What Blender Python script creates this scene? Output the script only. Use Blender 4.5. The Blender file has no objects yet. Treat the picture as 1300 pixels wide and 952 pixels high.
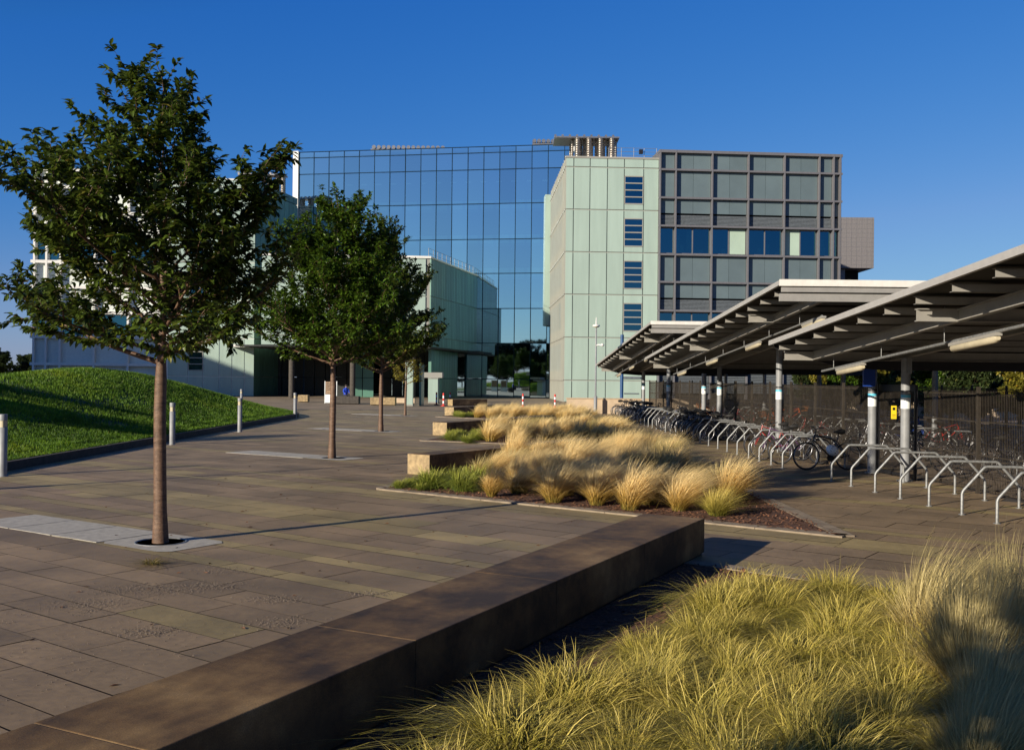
import bpy, bmesh, math, random
import numpy as np
from mathutils import Vector, Matrix, noise
S = bpy.context.scene
C = bpy.data.collections.new('place'); S.collection.children.link(C)
PI = math.pi
EYE = 2.15
# ------------------------------------------------------------------ materials
MAT = {}
def new_mat(name):
    m = bpy.data.materials.new(name); m.use_nodes = True
    nt = m.node_tree; b = nt.nodes['Principled BSDF']
    return m, nt, b
def N(nt, t, **kw):
    n = nt.nodes.new(t)
    for k, v in kw.items(): setattr(n, k, v)
    return n
def ramp(nt, src, stops):
    r = N(nt, 'ShaderNodeValToRGB')
    el = r.color_ramp.elements
    while len(el) < len(stops): el.new(0.5)
    for e, (p, c) in zip(el, stops):
        e.position = p; e.color = (c[0], c[1], c[2], 1)
    nt.links.new(src, r.inputs[0]); return r
def mixc(nt, a, b, fac, mode='MIX'):
    m = N(nt, 'ShaderNodeMix', data_type='RGBA', blend_type=mode)
    for sock, v in ((m.inputs[6], a), (m.inputs[7], b), (m.inputs[0], fac)):
        if hasattr(v, 'is_output') or isinstance(v, bpy.types.NodeSocket): nt.links.new(v, sock)
        elif isinstance(v, (int, float)): sock.default_value = v
        else: sock.default_value = (v[0], v[1], v[2], 1)
    return m.outputs[2]
def coords(nt, scale=(1, 1, 1), kind='Object', rot=0):
    tc = N(nt, 'ShaderNodeTexCoord'); mp = N(nt, 'ShaderNodeMapping')
    mp.inputs['Scale'].default_value = scale; mp.inputs['Rotation'].default_value = (0, 0, rot)
    nt.links.new(tc.outputs[kind], mp.inputs[0]); return mp.outputs[0]
def noise_n(nt, vec, scale, detail=4, rough=.6):
    n = N(nt, 'ShaderNodeTexNoise'); n.inputs['Scale'].default_value = scale
    n.inputs['Detail'].default_value = detail; n.inputs['Roughness'].default_value = rough
    nt.links.new(vec, n.inputs['Vector']); return n.outputs['Fac']
def bump(nt, b, h, strength=.3, dist=.01):
    bp = N(nt, 'ShaderNodeBump'); bp.inputs['Strength'].default_value = strength
    bp.inputs['Distance'].default_value = dist
    nt.links.new(h, bp.inputs['Height']); nt.links.new(bp.outputs[0], b.inputs['Normal'])
def mat(name, col, rough=.6, metal=0, var=.12, nscale=6, col2=None, bumps=0, bdist=.005, spec=.5, stretch=(1, 1, 1), island=0):
    m, nt, b = new_mat(name)
    v = coords(nt, stretch)
    f = noise_n(nt, v, nscale, 6)
    c2 = col2 or tuple(max(0, c*(1-var*2)) for c in col)
    c1 = tuple(min(1, c*(1+var)) for c in col)
    r = ramp(nt, f, [(.32, c2), (.68, c1)])
    out = r.outputs[0]
    if island:
        g = N(nt, 'ShaderNodeNewGeometry')
        mr = N(nt, 'ShaderNodeMapRange'); mr.inputs['To Min'].default_value = 1-island; mr.inputs['To Max'].default_value = 1+island
        nt.links.new(g.outputs['Random Per Island'], mr.inputs[0])
        hv = N(nt, 'ShaderNodeHueSaturation'); nt.links.new(mr.outputs[0], hv.inputs['Value']); nt.links.new(out, hv.inputs['Color'])
        out = hv.outputs[0]
    nt.links.new(out, b.inputs['Base Color'])
    b.inputs['Roughness'].default_value = rough; b.inputs['Metallic'].default_value = metal
    b.inputs['Specular IOR Level'].default_value = spec
    if bumps: bump(nt, b, f, bumps, bdist)
    MAT[name] = m; return m

# ------------------------------------------------------------------ mesh builder
class MB:
    def __init__(s): s.v = []; s.f = []; s.mi = []; s.sm = []
    def add(s, vs, fs, mi=0, smooth=False):
        o = len(s.v); s.v.extend([tuple(p) for p in vs])
        for f in fs: s.f.append(tuple(i+o for i in f)); s.mi.append(mi); s.sm.append(smooth)
    def box(s, x0, x1, y0, y1, z0, z1, T=None, mi=0):
        vs = [Vector(p) for p in ((x0,y0,z0),(x1,y0,z0),(x1,y1,z0),(x0,y1,z0),(x0,y0,z1),(x1,y0,z1),(x1,y1,z1),(x0,y1,z1))]
        if T is not None: vs = [T @ p for p in vs]
        s.add(vs, [(0,3,2,1),(4,5,6,7),(0,1,5,4),(1,2,6,5),(2,3,7,6),(3,0,4,7)], mi)
    def prism(s, poly, z0, z1, mi=0, T=None):
        n = len(poly)
        a = sum(poly[i][0]*poly[(i+1)%n][1]-poly[(i+1)%n][0]*poly[i][1] for i in range(n))
        if a < 0: poly = poly[::-1]
        vs = [Vector((p[0],p[1],z0)) for p in poly]+[Vector((p[0],p[1],z1)) for p in poly]
        if T is not None: vs = [T @ p for p in vs]
        s.add(vs, [tuple(range(n-1,-1,-1)), tuple(range(n,2*n))]+[(i,(i+1)%n,n+(i+1)%n,n+i) for i in range(n)], mi)
    def tube(s, path, r, n=8, mi=0, caps=True, close=False, T=None):
        path = [Vector(p) for p in path]; m = len(path)
        rs = r if isinstance(r, (list, tuple)) else [r]*m
        vs = []; prev = None
        for i, p in enumerate(path):
            if close: d = path[(i+1)%m]-path[i-1]
            else: d = path[min(i+1,m-1)]-path[max(i-1,0)]
            d = d.normalized() if d.length > 1e-9 else Vector((0,0,1))
            if prev is None:
                a = Vector((0,0,1)) if abs(d.z) < .9 else Vector((1,0,0))
                u = d.cross(a).normalized()
            else:
                u = (prev-d*prev.dot(d)); u = u.normalized() if u.length > 1e-6 else d.orthogonal().normalized()
            w = d.cross(u); prev = u
            for k in range(n):
                t = 2*PI*k/n; vs.append(p+u*(math.cos(t)*rs[i])+w*(math.sin(t)*rs[i]))
        if T is not None: vs = [T @ q for q in vs]
        fs = []
        for i in range(m if close else m-1):
            j = (i+1) % m
            for k in range(n): fs.append((i*n+k, i*n+(k+1)%n, j*n+(k+1)%n, j*n+k))
        s.add(vs, fs, mi, True)
        if caps and not close:
            s.add(vs[:n], [tuple(range(n-1,-1,-1))], mi); s.add(vs[-n:], [tuple(range(n))], mi)
    def lathe(s, prof, n=16, mi=0, T=None, smooth=True):
        vs = []
        for r, z in prof:
            for k in range(n): vs.append(Vector((r*math.cos(2*PI*k/n), r*math.sin(2*PI*k/n), z)))
        if T is not None: vs = [T @ p for p in vs]
        fs = [(i*n+k, i*n+(k+1)%n, (i+1)*n+(k+1)%n, (i+1)*n+k) for i in range(len(prof)-1) for k in range(n)]
        s.add(vs, fs, mi, smooth)
        s.add(vs[:n], [tuple(range(n-1,-1,-1))], mi); s.add(vs[-n:], [tuple(range(n))], mi)
    def mesh(s, name, mats):
        me = bpy.data.meshes.new(name); me.from_pydata(s.v, [], s.f)
        for m in (mats if isinstance(mats, (list, tuple)) else [mats]): me.materials.append(MAT[m] if isinstance(m, str) else m)
        me.polygons.foreach_set('material_index', s.mi); me.polygons.foreach_set('use_smooth', s.sm)
        me.update(); return me
    def build(s, name, mats, parent=None, bevel=0, loc=None):
        o = bpy.data.objects.new(name, s.mesh(name, mats)); C.objects.link(o)
        if parent: o.parent = parent
        if loc: o.location = loc
        if bevel:
            b = o.modifiers.new('bevel', 'BEVEL'); b.width = bevel; b.segments = 2; b.limit_method = 'ANGLE'
        return o
def tag(o, label=None, cat=None, group=None, kind=None):
    if label: o['label'] = label
    if cat: o['category'] = cat
    if group: o['group'] = group
    if kind: o['kind'] = kind
    return o
def empty(name, loc=(0,0,0), rz=0, label=None, cat=None, group=None):
    o = bpy.data.objects.new(name, None); C.objects.link(o); o.empty_display_size = .2
    o.location = loc; o.rotation_euler = (0,0,rz); return tag(o, label, cat, group)
def kids(o): return [c for c in C.objects if c.parent == o]
def copy_tree(o, loc=None, rz=None, label=None, group=None, scale=None, ks=None):
    c = o.copy(); C.objects.link(c)
    for ch in KIDS(o):
        d = ch.copy(); C.objects.link(d); d.parent = c
        for g in KIDS(ch):
            e = g.copy(); C.objects.link(e); e.parent = d
    if loc is not None: c.location = loc
    if rz is not None: c.rotation_euler[2] = rz
    if label: c['label'] = label
    if group: c['group'] = group
    if scale: c.scale = (scale,)*3 if isinstance(scale, (int, float)) else scale
    return c
_kc = {}
def KIDS(o):
    if o.name not in _kc: _kc[o.name] = list(o.children)
    return _kc[o.name]
def facade(x0, y0, x1, y1):
    """matrix: local x runs along the wall, local y points out of the wall (towards the viewer), z up"""
    d = Vector((x1-x0, y1-y0, 0)); L = d.length; d.normalize()
    n = Vector((d.y, -d.x, 0))
    M = Matrix(((d.x, n.x, 0, x0), (d.y, n.y, 0, y0), (0, 0, 1, 0), (0, 0, 0, 1)))
    return M, L
ORD = ['first','second','third','fourth','fifth','sixth','seventh','eighth','ninth','tenth','eleventh','twelfth','thirteenth','fourteenth','fifteenth','sixteenth','seventeenth','eighteenth']

# ------------------------------------------------------------------ sun, sky, camera
AZ = math.radians(43.0); EL = math.radians(16.5)       # light travels towards (cos AZ, sin AZ)
w = bpy.data.worlds.new('World'); S.world = w; w.use_nodes = True
nt = w.node_tree; bg = nt.nodes['Background']
sky = N(nt, 'ShaderNodeTexSky', sky_type='NISHITA')
sky.sun_disc = False; sky.sun_elevation = EL
sdir = Vector((-math.cos(AZ), -math.sin(AZ)))
sky.sun_rotation = math.atan2(sdir.x, sdir.y)
sky.altitude = 0; sky.air_density = 1.0; sky.dust_density = 0.1; sky.ozone_density = 4.0
# clear autumn air: the same sky with a deeper, more saturated blue
ST = .05
def mth(op, a, b=None):
    n = N(nt, 'ShaderNodeMath', operation=op)
    for i, v in enumerate((a, b)):
        if v is None: continue
        if isinstance(v, (int, float)): n.inputs[i].default_value = v
        else: nt.links.new(v, n.inputs[i])
    return n.outputs[0]
sc = N(nt, 'ShaderNodeSeparateColor'); nt.links.new(sky.outputs[0], sc.inputs[0])
K = .075
r_in = mth('MULTIPLY', sc.outputs[0], K); b_in = mth('MULTIPLY', sc.outputs[2], K)
r_out = mth('MINIMUM', mth('MULTIPLY', mth('POWER', r_in, 2.0), 4.1/K), mth('MULTIPLY', r_in, .8/K))
b_out = mth('MAXIMUM', mth('MULTIPLY', mth('POWER', b_in, .5), .93/K), mth('MULTIPLY', b_in, .9/K))
b_out = mth('MINIMUM', b_out, mth('MULTIPLY', mth('POWER', b_in, 2.0), 7.0/K))
g_in = mth('MULTIPLY', sc.outputs[1], K)
g_out = mth('MINIMUM', mth('MULTIPLY', g_in, .95/K), mth('MULTIPLY', mth('POWER', g_in, 2.0), 6.8/K))
cc = N(nt, 'ShaderNodeCombineColor')
for i, v in enumerate((r_out, g_out, b_out)): nt.links.new(v, cc.inputs[i])
nt.links.new(cc.outputs[0], bg.inputs[0]); bg.inputs[1].default_value = ST
sl = bpy.data.lights.new('sun', 'SUN'); sl.energy = 5; sl.angle = math.radians(.5); sl.color = (1, .88, .71)
so = bpy.data.objects.new('sun', sl); C.objects.link(so)
ldir = Vector((math.cos(AZ)*math.cos(EL), math.sin(AZ)*math.cos(EL), -math.sin(EL)))
so.rotation_euler = ldir.to_track_quat('-Z', 'Y').to_euler()
so.location = (-30, -30, 40)
cam = bpy.data.cameras.new('camera'); co = bpy.data.objects.new('camera', cam); C.objects.link(co)
cam.sensor_width = 36; cam.lens = 36*1267/1300; cam.clip_end = 5000; cam.clip_start = .05
cam.shift_y = .0035
co.matrix_world = Matrix.Translation((0, 0, EYE)) @ Matrix.Rotation(PI/2, 4, 'X') @ Matrix.Rotation(.01, 4, 'Z')
S.camera = co
S.view_settings.view_transform = 'Standard'; S.view_settings.look = 'None'; S.view_settings.exposure = .6
S.view_settings.gamma = 1

# ------------------------------------------------------------------ material list
mat('ground_concrete', (.22,.165,.11), .85, var=.2, nscale=.6)
mat('joint_sand', (.05,.042,.035), .95)
mat('kerb_stone', (.25,.2,.14), .8, var=.2, nscale=4, bumps=.3)
mat('dark_kerb', (.06,.052,.044), .85, var=.2)
mat('pale_granite', (.38,.36,.31), .75, var=.12, nscale=9, bumps=.15)
mat('bench_end', (.32,.235,.12), .75, var=.22, nscale=7, bumps=.2)
mat('galvanised', (.27,.28,.28), .5, .5, var=.18, nscale=20)
mat('grey_paint', (.22,.23,.24), .5, .0, var=.1)
mat('canopy_steel', (.28,.27,.245), .5, .1, var=.05)  # beam steel, its colour darkened for the shade under the roofs
mat('fascia_grey', (.36,.35,.33), .45, .1, var=.04)  # lighter copy of the canopy steel for the sunlit roof edge
mat('roof_sheet', (.014,.013,.011), .55, .3, var=.2)
mat('fascia_white', (.66,.64,.58), .5, 0, var=.05)
mat('fence_brown', (.045,.037,.028), .55, .2, var=.2)
mat('black_metal', (.02,.02,.022), .4, .3)
mat('rubber', (.014,.014,.015), .75)
mat('alloy', (.36,.36,.38), .3, .9)
mat('saddle_black', (.02,.02,.02), .5)
mat('bike_black', (.02,.02,.022), .25, .2)
mat('bike_red', (.28,.02,.015), .3); mat('bike_orange', (.45,.1,.02), .3)
mat('bike_blue', (.02,.06,.3), .3); mat('bike_purple', (.08,.035,.1), .3); mat('bike_silver', (.45,.46,.48), .3, .6)
mat('helmet_white', (.8,.8,.78), .35, var=.03)
mat('basket', (.5,.16,.03), .6)
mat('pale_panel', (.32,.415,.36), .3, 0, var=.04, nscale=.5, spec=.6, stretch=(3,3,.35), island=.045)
mat('shaded_panel', (.09,.2,.155), .3, 0, var=.06, nscale=.4, island=.22)  # panel green with the shade of the turned-away walls put into the colour
mat('joint_grey', (.27,.27,.24), .6, nscale=.5, var=.04)
mat('slate_panel', (.1,.138,.152), .4, 0, var=.05, nscale=.5, island=.07)
mat('taupe_frame', (.135,.135,.147), .5, .1, var=.07)
mat('louvre_grey', (.13,.15,.165), .5, .1)
mat('white_frame', (.66,.66,.62), .5, 0, var=.03)
mat('white_panel', (.6,.65,.6), .4, 0, var=.04)
mat('mullion_dark', (.006,.02,.036), .85, 0, spec=.1)
mat('beige_render', (.5,.39,.27), .85, var=.07, nscale=2)
mat('duct_metal', (.38,.35,.31), .35, .85, var=.15)
mat('tiled_wall', (.16,.152,.155), .7, var=.1)
mat('void_black', (.008,.008,.008), .9)
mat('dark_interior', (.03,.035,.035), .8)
mat('interior_floor', (.14,.15,.15), .8)
mat('blind', (.34,.45,.37), .7, nscale=.5, var=.05)
mat('sign_blue', (.01,.05,.3), .4, var=.03); mat('sign_white', (.75,.8,.8), .5, var=.03); mat('sign_yellow', (.8,.6,.02), .5, var=.03)
mat('sign_cyan', (.1,.5,.7), .5, var=.03)
mat('post_blue', (.01,.06,.17), .5)
mat('lamp_diffuser', (.46,.41,.29), .4, var=.05)
mat('red_paint', (.6,.03,.02), .5); mat('timber', (.3,.2,.12), .7, var=.25)
mat('jacket_blue', (.01,.06,.5), .8); mat('cloth_dark', (.02,.02,.025), .9); mat('skin', (.5,.3,.22), .6, var=.05)
mat('hair', (.03,.02,.015), .7)
mat('far_brick', (.3,.2,.15), .8, var=.2)
mat('bark_mulch', (.12,.05,.025), .95, var=.45, nscale=40, bumps=.8, bdist=.02)
mat('mulch_chip', (.17,.075,.035), .9, var=.3, island=.5)
mat('pebble', (.15,.12,.092), .8, island=.35)
mat('soil_dark', (.05,.035,.022), .95, bumps=.5)

def paving(name, base, warm):
    m, nt, b = new_mat(name)
    v = coords(nt)
    g = N(nt, 'ShaderNodeNewGeometry')
    f1 = noise_n(nt, v, .7, 5); f2 = noise_n(nt, v, 14, 6); f3 = noise_n(nt, v, 160, 3)
    r = ramp(nt, g.outputs['Random Per Island'], [(0, tuple(c*.8 for c in base)), (.5, base), (1, tuple(c*1.14 for c in base))])
    r2 = ramp(nt, f1, [(.35, (.7,.7,.7)), (.65, (1.14,1.12,1.08))])
    r3 = ramp(nt, f2, [(.3, (.82,.82,.82)), (.7, (1.1,1.1,1.1))])
    r4 = ramp(nt, f3, [(.3, (.86,.86,.86)), (.7, (1.1,1.1,1.1))])
    c = mixc(nt, r.outputs[0], r2.outputs[0], 1, 'MULTIPLY'); c = mixc(nt, c, r3.outputs[0], 1, 'MULTIPLY'); c = mixc(nt, c, r4.outputs[0], 1, 'MULTIPLY')
    nt.links.new(c, b.inputs['Base Color'])
    rr = ramp(nt, f2, [(.3, (.55,)*3), (.7, (.8,)*3)]); nt.links.new(rr.outputs[0], b.inputs['Roughness'])
    bump(nt, b, f3, .35, .003)
    MAT[name] = m
paving('slab', (.245,.178,.105), 0)
paving('slab_olive', (.3,.235,.11), 1)
# weathered stone of the long bench tops
m, nt, b = new_mat('bench_stone')
v = coords(nt); f1 = noise_n(nt, v, 1.1, 6, .65); f2 = noise_n(nt, v, 120, 4); f3 = noise_n(nt, v, 9, 5)
r = ramp(nt, f1, [(.38, (.035,.019,.007)), (.5, (.12,.07,.026)), (.6, (.2,.125,.05)), (.7, (.3,.2,.09))])
r3 = ramp(nt, f2, [(.3, (.55,.55,.55)), (.7, (1.25,1.22,1.15))]); r4 = ramp(nt, f3, [(.3, (.8,.8,.8)), (.7, (1.15,1.12,1.05))])
c = mixc(nt, mixc(nt, r.outputs[0], r3.outputs[0], 1, 'MULTIPLY'), r4.outputs[0], 1, 'MULTIPLY')
nt.links.new(c, b.inputs['Base Color']); b.inputs['Roughness'].default_value = .72; bump(nt, b, f2, .5, .003)
MAT['bench_stone'] = m
# bark of the tree trunks
m, nt, b = new_mat('bark')
v = coords(nt, (1, 1, 4)); f1 = noise_n(nt, v, 6, 6, .75); v2 = coords(nt); f2 = noise_n(nt, v2, 45, 4)
r = ramp(nt, f1, [(.3, (.045,.024,.012)), (.5, (.115,.062,.034)), (.8, (.22,.14,.085))])
r2 = ramp(nt, f2, [(.3, (.75,.75,.75)), (.7, (1.15,1.15,1.15))])
nt.links.new(mixc(nt, r.outputs[0], r2.outputs[0], 1, 'MULTIPLY'), b.inputs['Base Color']); b.inputs['Roughness'].default_value = .6
bump(nt, b, f1, .8, .015); MAT['bark'] = m
def leafmat(name, dark, light, accent, trans=.25, rough=.4):
    m, nt, b = new_mat(name)
    g = N(nt, 'ShaderNodeNewGeometry')
    r = ramp(nt, g.outputs['Random Per Island'], [(0, dark), (.75, light), (.97, light), (1, accent)])
    nt.links.new(r.outputs[0], b.inputs['Base Color']); b.inputs['Roughness'].default_value = rough
    b.inputs['Specular IOR Level'].default_value = .35
    t = N(nt, 'ShaderNodeBsdfTranslucent')
    hs = N(nt, 'ShaderNodeHueSaturation'); hs.inputs['Value'].default_value = 2.0; hs.inputs['Hue'].default_value = .48
    nt.links.new(r.outputs[0], hs.inputs['Color']); nt.links.new(hs.outputs[0], t.inputs['Color'])
    mx = N(nt, 'ShaderNodeMixShader'); mx.inputs[0].default_value = trans
    nt.links.new(b.outputs[0], mx.inputs[1]); nt.links.new(t.outputs[0], mx.inputs[2])
    nt.links.new(mx.outputs[0], nt.nodes['Material Output'].inputs[0]); MAT[name] = m
leafmat('leaf', (.012,.026,.005), (.075,.115,.014), (.2,.17,.03), .22)
leafmat('leaf_fresh', (.012,.032,.004), (.075,.14,.012), (.14,.16,.02), .25)
leafmat('leaf_yellow', (.09,.09,.012), (.22,.2,.03), (.35,.22,.03), .25)
leafmat('leaf_far', (.02,.035,.012), (.045,.065,.02), (.08,.08,.02), .1)
leafmat('lawn_blade', (.04,.11,.006), (.12,.24,.012), (.2,.18,.05), .3, .6)
nt = MAT['lawn_blade'].node_tree; rp = [n for n in nt.nodes if n.type == 'VALTORGB'][0]
v = coords(nt); f = noise_n(nt, v, .35, 4, .6); f2 = noise_n(nt, v, 2.2, 4, .6)
pr = ramp(nt, f, [(.35, (.55,.62,.5)), (.55, (1,1,1)), (.72, (1.5,1.15,1.1))]); pr2 = ramp(nt, f2, [(.35, (.6,.65,.6)), (.65, (1.25,1.15,1.1))])
cl_ = mixc(nt, mixc(nt, rp.outputs[0], pr.outputs[0], 1, 'MULTIPLY'), pr2.outputs[0], 1, 'MULTIPLY')
for l in [l for l in nt.links if l.from_node == rp and l.to_node.type in ('BSDF_PRINCIPLED', 'HUE_SAT')]: nt.links.new(cl_, l.to_socket)
def blademat(name, low, mid, top, z1, z2, var=.3, trans=.3):
    """grass whose colour changes along the blade, from the crown of the plant to its seed heads"""
    m, nt, b = new_mat(name)
    tc = N(nt, 'ShaderNodeTexCoord'); sp = N(nt, 'ShaderNodeSeparateXYZ'); nt.links.new(tc.outputs['Object'], sp.inputs[0])
    g = N(nt, 'ShaderNodeNewGeometry')
    ad = N(nt, 'ShaderNodeMath', operation='MULTIPLY_ADD'); ad.inputs[1].default_value = .25; nt.links.new(g.outputs['Random Per Island'], ad.inputs[0]); nt.links.new(sp.outputs[2], ad.inputs[2])
    r = ramp(nt, ad.outputs[0], [(z1*.3, low), (z1, mid), (z2, top)])
    mr = N(nt, 'ShaderNodeMapRange'); mr.inputs['To Min'].default_value = 1-var; mr.inputs['To Max'].default_value = 1+var
    ml = N(nt, 'ShaderNodeMath', operation='MULTIPLY'); ml.inputs[1].default_value = 7.31; nt.links.new(g.outputs['Random Per Island'], ml.inputs[0])
    fr = N(nt, 'ShaderNodeMath', operation='FRACT'); nt.links.new(ml.outputs[0], fr.inputs[0]); nt.links.new(fr.outputs[0], mr.inputs[0])
    hs = N(nt, 'ShaderNodeHueSaturation'); nt.links.new(mr.outputs[0], hs.inputs['Value']); nt.links.new(r.outputs[0], hs.inputs['Color'])
    nt.links.new(hs.outputs[0], b.inputs['Base Color']); b.inputs['Roughness'].default_value = .55
    t = N(nt, 'ShaderNodeBsdfTranslucent'); nt.links.new(hs.outputs[0], t.inputs['Color'])
    mx = N(nt, 'ShaderNodeMixShader'); mx.inputs[0].default_value = trans
    nt.links.new(b.outputs[0], mx.inputs[1]); nt.links.new(t.outputs[0], mx.inputs[2])
    nt.links.new(mx.outputs[0], nt.nodes['Material Output'].inputs[0]); MAT[name] = m
blademat('feather_blade', (.17,.15,.025), (.52,.34,.075), (.88,.69,.33), .3, .62, .28, .42)
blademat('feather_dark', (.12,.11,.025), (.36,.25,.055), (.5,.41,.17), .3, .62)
blademat('sedge_blade', (.05,.07,.01), (.27,.25,.035), (.58,.46,.11), .2, .5, .38)
blademat('green_sedge', (.04,.07,.01), (.17,.22,.025), (.36,.36,.06), .2, .5)
# lawn soil under the blades
mat('lawn_base', (.035,.065,.012), .9, var=.4, nscale=3, col2=(.02,.035,.008), bumps=.4)
# coated glass: tinted mirror over a see-through pane
def glass(name, tint, body, refl, rough=.02):
    m, nt, b = new_mat(name); nt.nodes.remove(b)
    gl = N(nt, 'ShaderNodeBsdfGlossy'); g = N(nt, 'ShaderNodeNewGeometry')
    rr = ramp(nt, g.outputs['Random Per Island'], [(0, tuple(c*.9 for c in tint)), (.5, tint), (1, tuple(min(1, c*1.1) for c in tint))]); nt.links.new(rr.outputs[0], gl.inputs['Color']); gl.inputs['Roughness'].default_value = rough
    tr = N(nt, 'ShaderNodeBsdfTransparent'); tr.inputs['Color'].default_value = (*body, 1)
    lw = N(nt, 'ShaderNodeLayerWeight'); lw.inputs['Blend'].default_value = .25
    mr = N(nt, 'ShaderNodeMapRange'); mr.inputs['To Min'].default_value = refl; mr.inputs['To Max'].default_value = 1
    nt.links.new(lw.outputs['Fresnel'], mr.inputs[0])
    mx = N(nt, 'ShaderNodeMixShader'); nt.links.new(mr.outputs[0], mx.inputs[0])
    nt.links.new(tr.outputs[0], mx.inputs[1]); nt.links.new(gl.outputs[0], mx.inputs[2])
    nt.links.new(mx.outputs[0], nt.nodes['Material Output'].inputs[0]); MAT[name] = m
glass('atrium_glass', (.62,.82,.92), (.3,.5,.6), .72)
glass('window_glass', (.14,.4,.52), (.3,.45,.42), .38)
# ================================================================== ground, plaza, planters
rnd = random.Random(5)
g = MB(); g.box(-400, 400, -200, 700, -.6, -.02); tag(g.build('ground', 'ground_concrete'), kind='structure')
j = MB(); j.box(-14, 9.6, -8, 66, -.015, -.008); tag(j.build('paving_bed', 'joint_sand'), kind='structure')
# slabs laid in courses that run at -36 degrees across the square
A = math.radians(-36); ex = Vector((math.cos(A), math.sin(A))); ey = Vector((-ex.y, ex.x))
pv = MB(); v_ = -14.0; olive = 0
while v_ < 66:
    wd = rnd.choice([.3, .45, .45, .6, .6]); isol = rnd.random() < (.3 if olive == 0 else .12); olive = isol
    u_ = -62 + rnd.random()
    while u_ < 40:
        ln = rnd.choice([.6, .9, .9, 1.2, 1.2, 1.5])
        c = ex*(u_+ln/2)+ey*(v_+wd/2)
        if -13.5 < c.x < 9.4 and -7 < c.y < 65:
            gp = .006; z = rnd.uniform(-.0015, .0015)
            a0 = ex*(u_+gp)+ey*(v_+gp); a1 = ex*(u_+ln-gp)+ey*(v_+gp); a2 = ex*(u_+ln-gp)+ey*(v_+wd-gp); a3 = ex*(u_+gp)+ey*(v_+wd-gp)
            tx, ty = rnd.uniform(-.0012, .0012), rnd.uniform(-.0012, .0012)
            mi = 1 if (isol and rnd.random() < .93) or rnd.random() < .012 else 0
            pv.add([(p.x, p.y, z+((i in (1, 2))*tx)+((i > 1)*ty)) for i, p in enumerate((a0, a1, a2, a3))], [(0, 1, 2, 3)], mi)
        u_ += ln
    v_ += wd
tag(pv.build('plaza_paving', ['slab', 'slab_olive']), kind='structure')

# tree pits: a long pale slab with a round opening for the trunk
TREES = [(-4.5, 12.85), (-4.7, 26.4), (-5.15, 39.7), (-6.0, 56.3), (-3.8, -1.5)]
def tree_pit(tx, ty, full):
    T = Matrix.Translation((tx, ty, 0)) @ Matrix.Rotation(math.radians(-33), 4, 'Z')
    m = MB(); n = 28; R_ = .31
    # square plate with a round hole, then a plain long plate beside it
    ring = [(R_*math.cos(2*PI*k/n), R_*math.sin(2*PI*k/n)) for k in range(n)]
    def sq(k):
        a = 2*PI*k/n; c, s = math.cos(a), math.sin(a); q = .5/max(abs(c), abs(s)); return (c*q*1.3+.05, s*q)
    vs = [T @ Vector((x, y, .006)) for x, y in ring]+[T @ Vector((*sq(k), .006)) for k in range(n)]+[T @ Vector((x, y, -.09)) for x, y in ring]
    m.add(vs, [(k, (k+1) % n, n+(k+1) % n, n+k) for k in range(n)]+[(2*n+k, 2*n+(k+1) % n, (k+1) % n, k) for k in range(n)], 0)
    for k in range(3):
        x1 = -.62-k*1.0; m.box(x1-.985, x1-.012, -.5, .5, -.02, .006, T)
    m.lathe([(R_-.005, -.04), (R_-.005, .012), (R_+.018, .012), (R_+.018, 0)], 28, 1, T)
    # soil in the pit
    m.lathe([(.01, .0015), (R_-.01, .0015)], 24, 2, T)
    return m
for i, (x, y) in enumerate(TREES[:4]):
    o = tree_pit(x, y, 1).build('tree_pit', ['pale_granite', 'galvanised', 'soil_dark'])
    lab = ['pale granite strip round the big front tree, with round opening', 'pale granite strip round the second tree trunk', 'pale granite strip round the third tree trunk', 'pale granite strip round the small far fourth tree'][i]
    tag(o, lab, 'tree pit', 'granite tree pit strips in the paving')
# loose gravel lying on the near slabs
gm = MB()
for (cx, cy, rx, ry, n) in [(-3.6, 10.0, .5, .16, 420), (-3.05, 10.2, .3, .12, 240), (-3.9, 9.3, .5, .2, 320), (-2.25, 9.6, .3, .1, 160), (-1.4, 9.9, .25, .09, 110), (-2.0, 8.7, .25, .12, 170), (-3.0, 8.35, .3, .1, 150), (-3.1, 11.0, .4, .1, 90), (-3.3, 7.6, 1.2, 1.2, 160), (-4.9, 8.6, .6, .3, 200), (-1.2, 8.6, .3, .1, 90), (-4.0, 12.6, 1.3, .8, 60)]:
    for _ in range(int(n*1.8)):
        x = cx+rnd.gauss(0, rx*.5); y = cy+rnd.gauss(0, ry*.9); s = rnd.uniform(.0025, .007)
        gm.add([(x+s, y, .003), (x, y+s, .003), (x-s, y, .003), (x, y-s, .003), (x+rnd.uniform(-.3,.3)*s, y, .003+s*1.2)], [(0,1,4),(1,2,4),(2,3,4),(3,0,4)])
tag(gm.build('loose_gravel', 'pebble'), 'loose grey gravel spilled over the near paving slabs', 'gravel', kind='stuff')

# fallen leaves and a dried tuft on the paving
fl = MB(); k = 0
while k < 130:
    x, y = rnd.gauss(-2.5, 3.0), rnd.uniform(6.5, 24)
    if x < -10.8 or x > 1.0 or (x > (y-12.3)/1.95+1.2): continue
    k += 1; a = rnd.uniform(0, 6.28); L = rnd.uniform(.02, .045); c, s = math.cos(a)*L, math.sin(a)*L; h = rnd.uniform(.004, .014)
    fl.add([(x-c, y-s, .004), (x-s*.4, y+c*.4, .006+h), (x+c, y+s, .006), (x+s*.4, y-c*.4, .004+h*.6)], [(0, 3, 2, 1)])
tag(fl.build('fallen_leaves', 'mulch_chip'), 'few brown fallen leaves scattered on the paving round the front tree', 'fallen leaves', kind='stuff')

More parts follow.
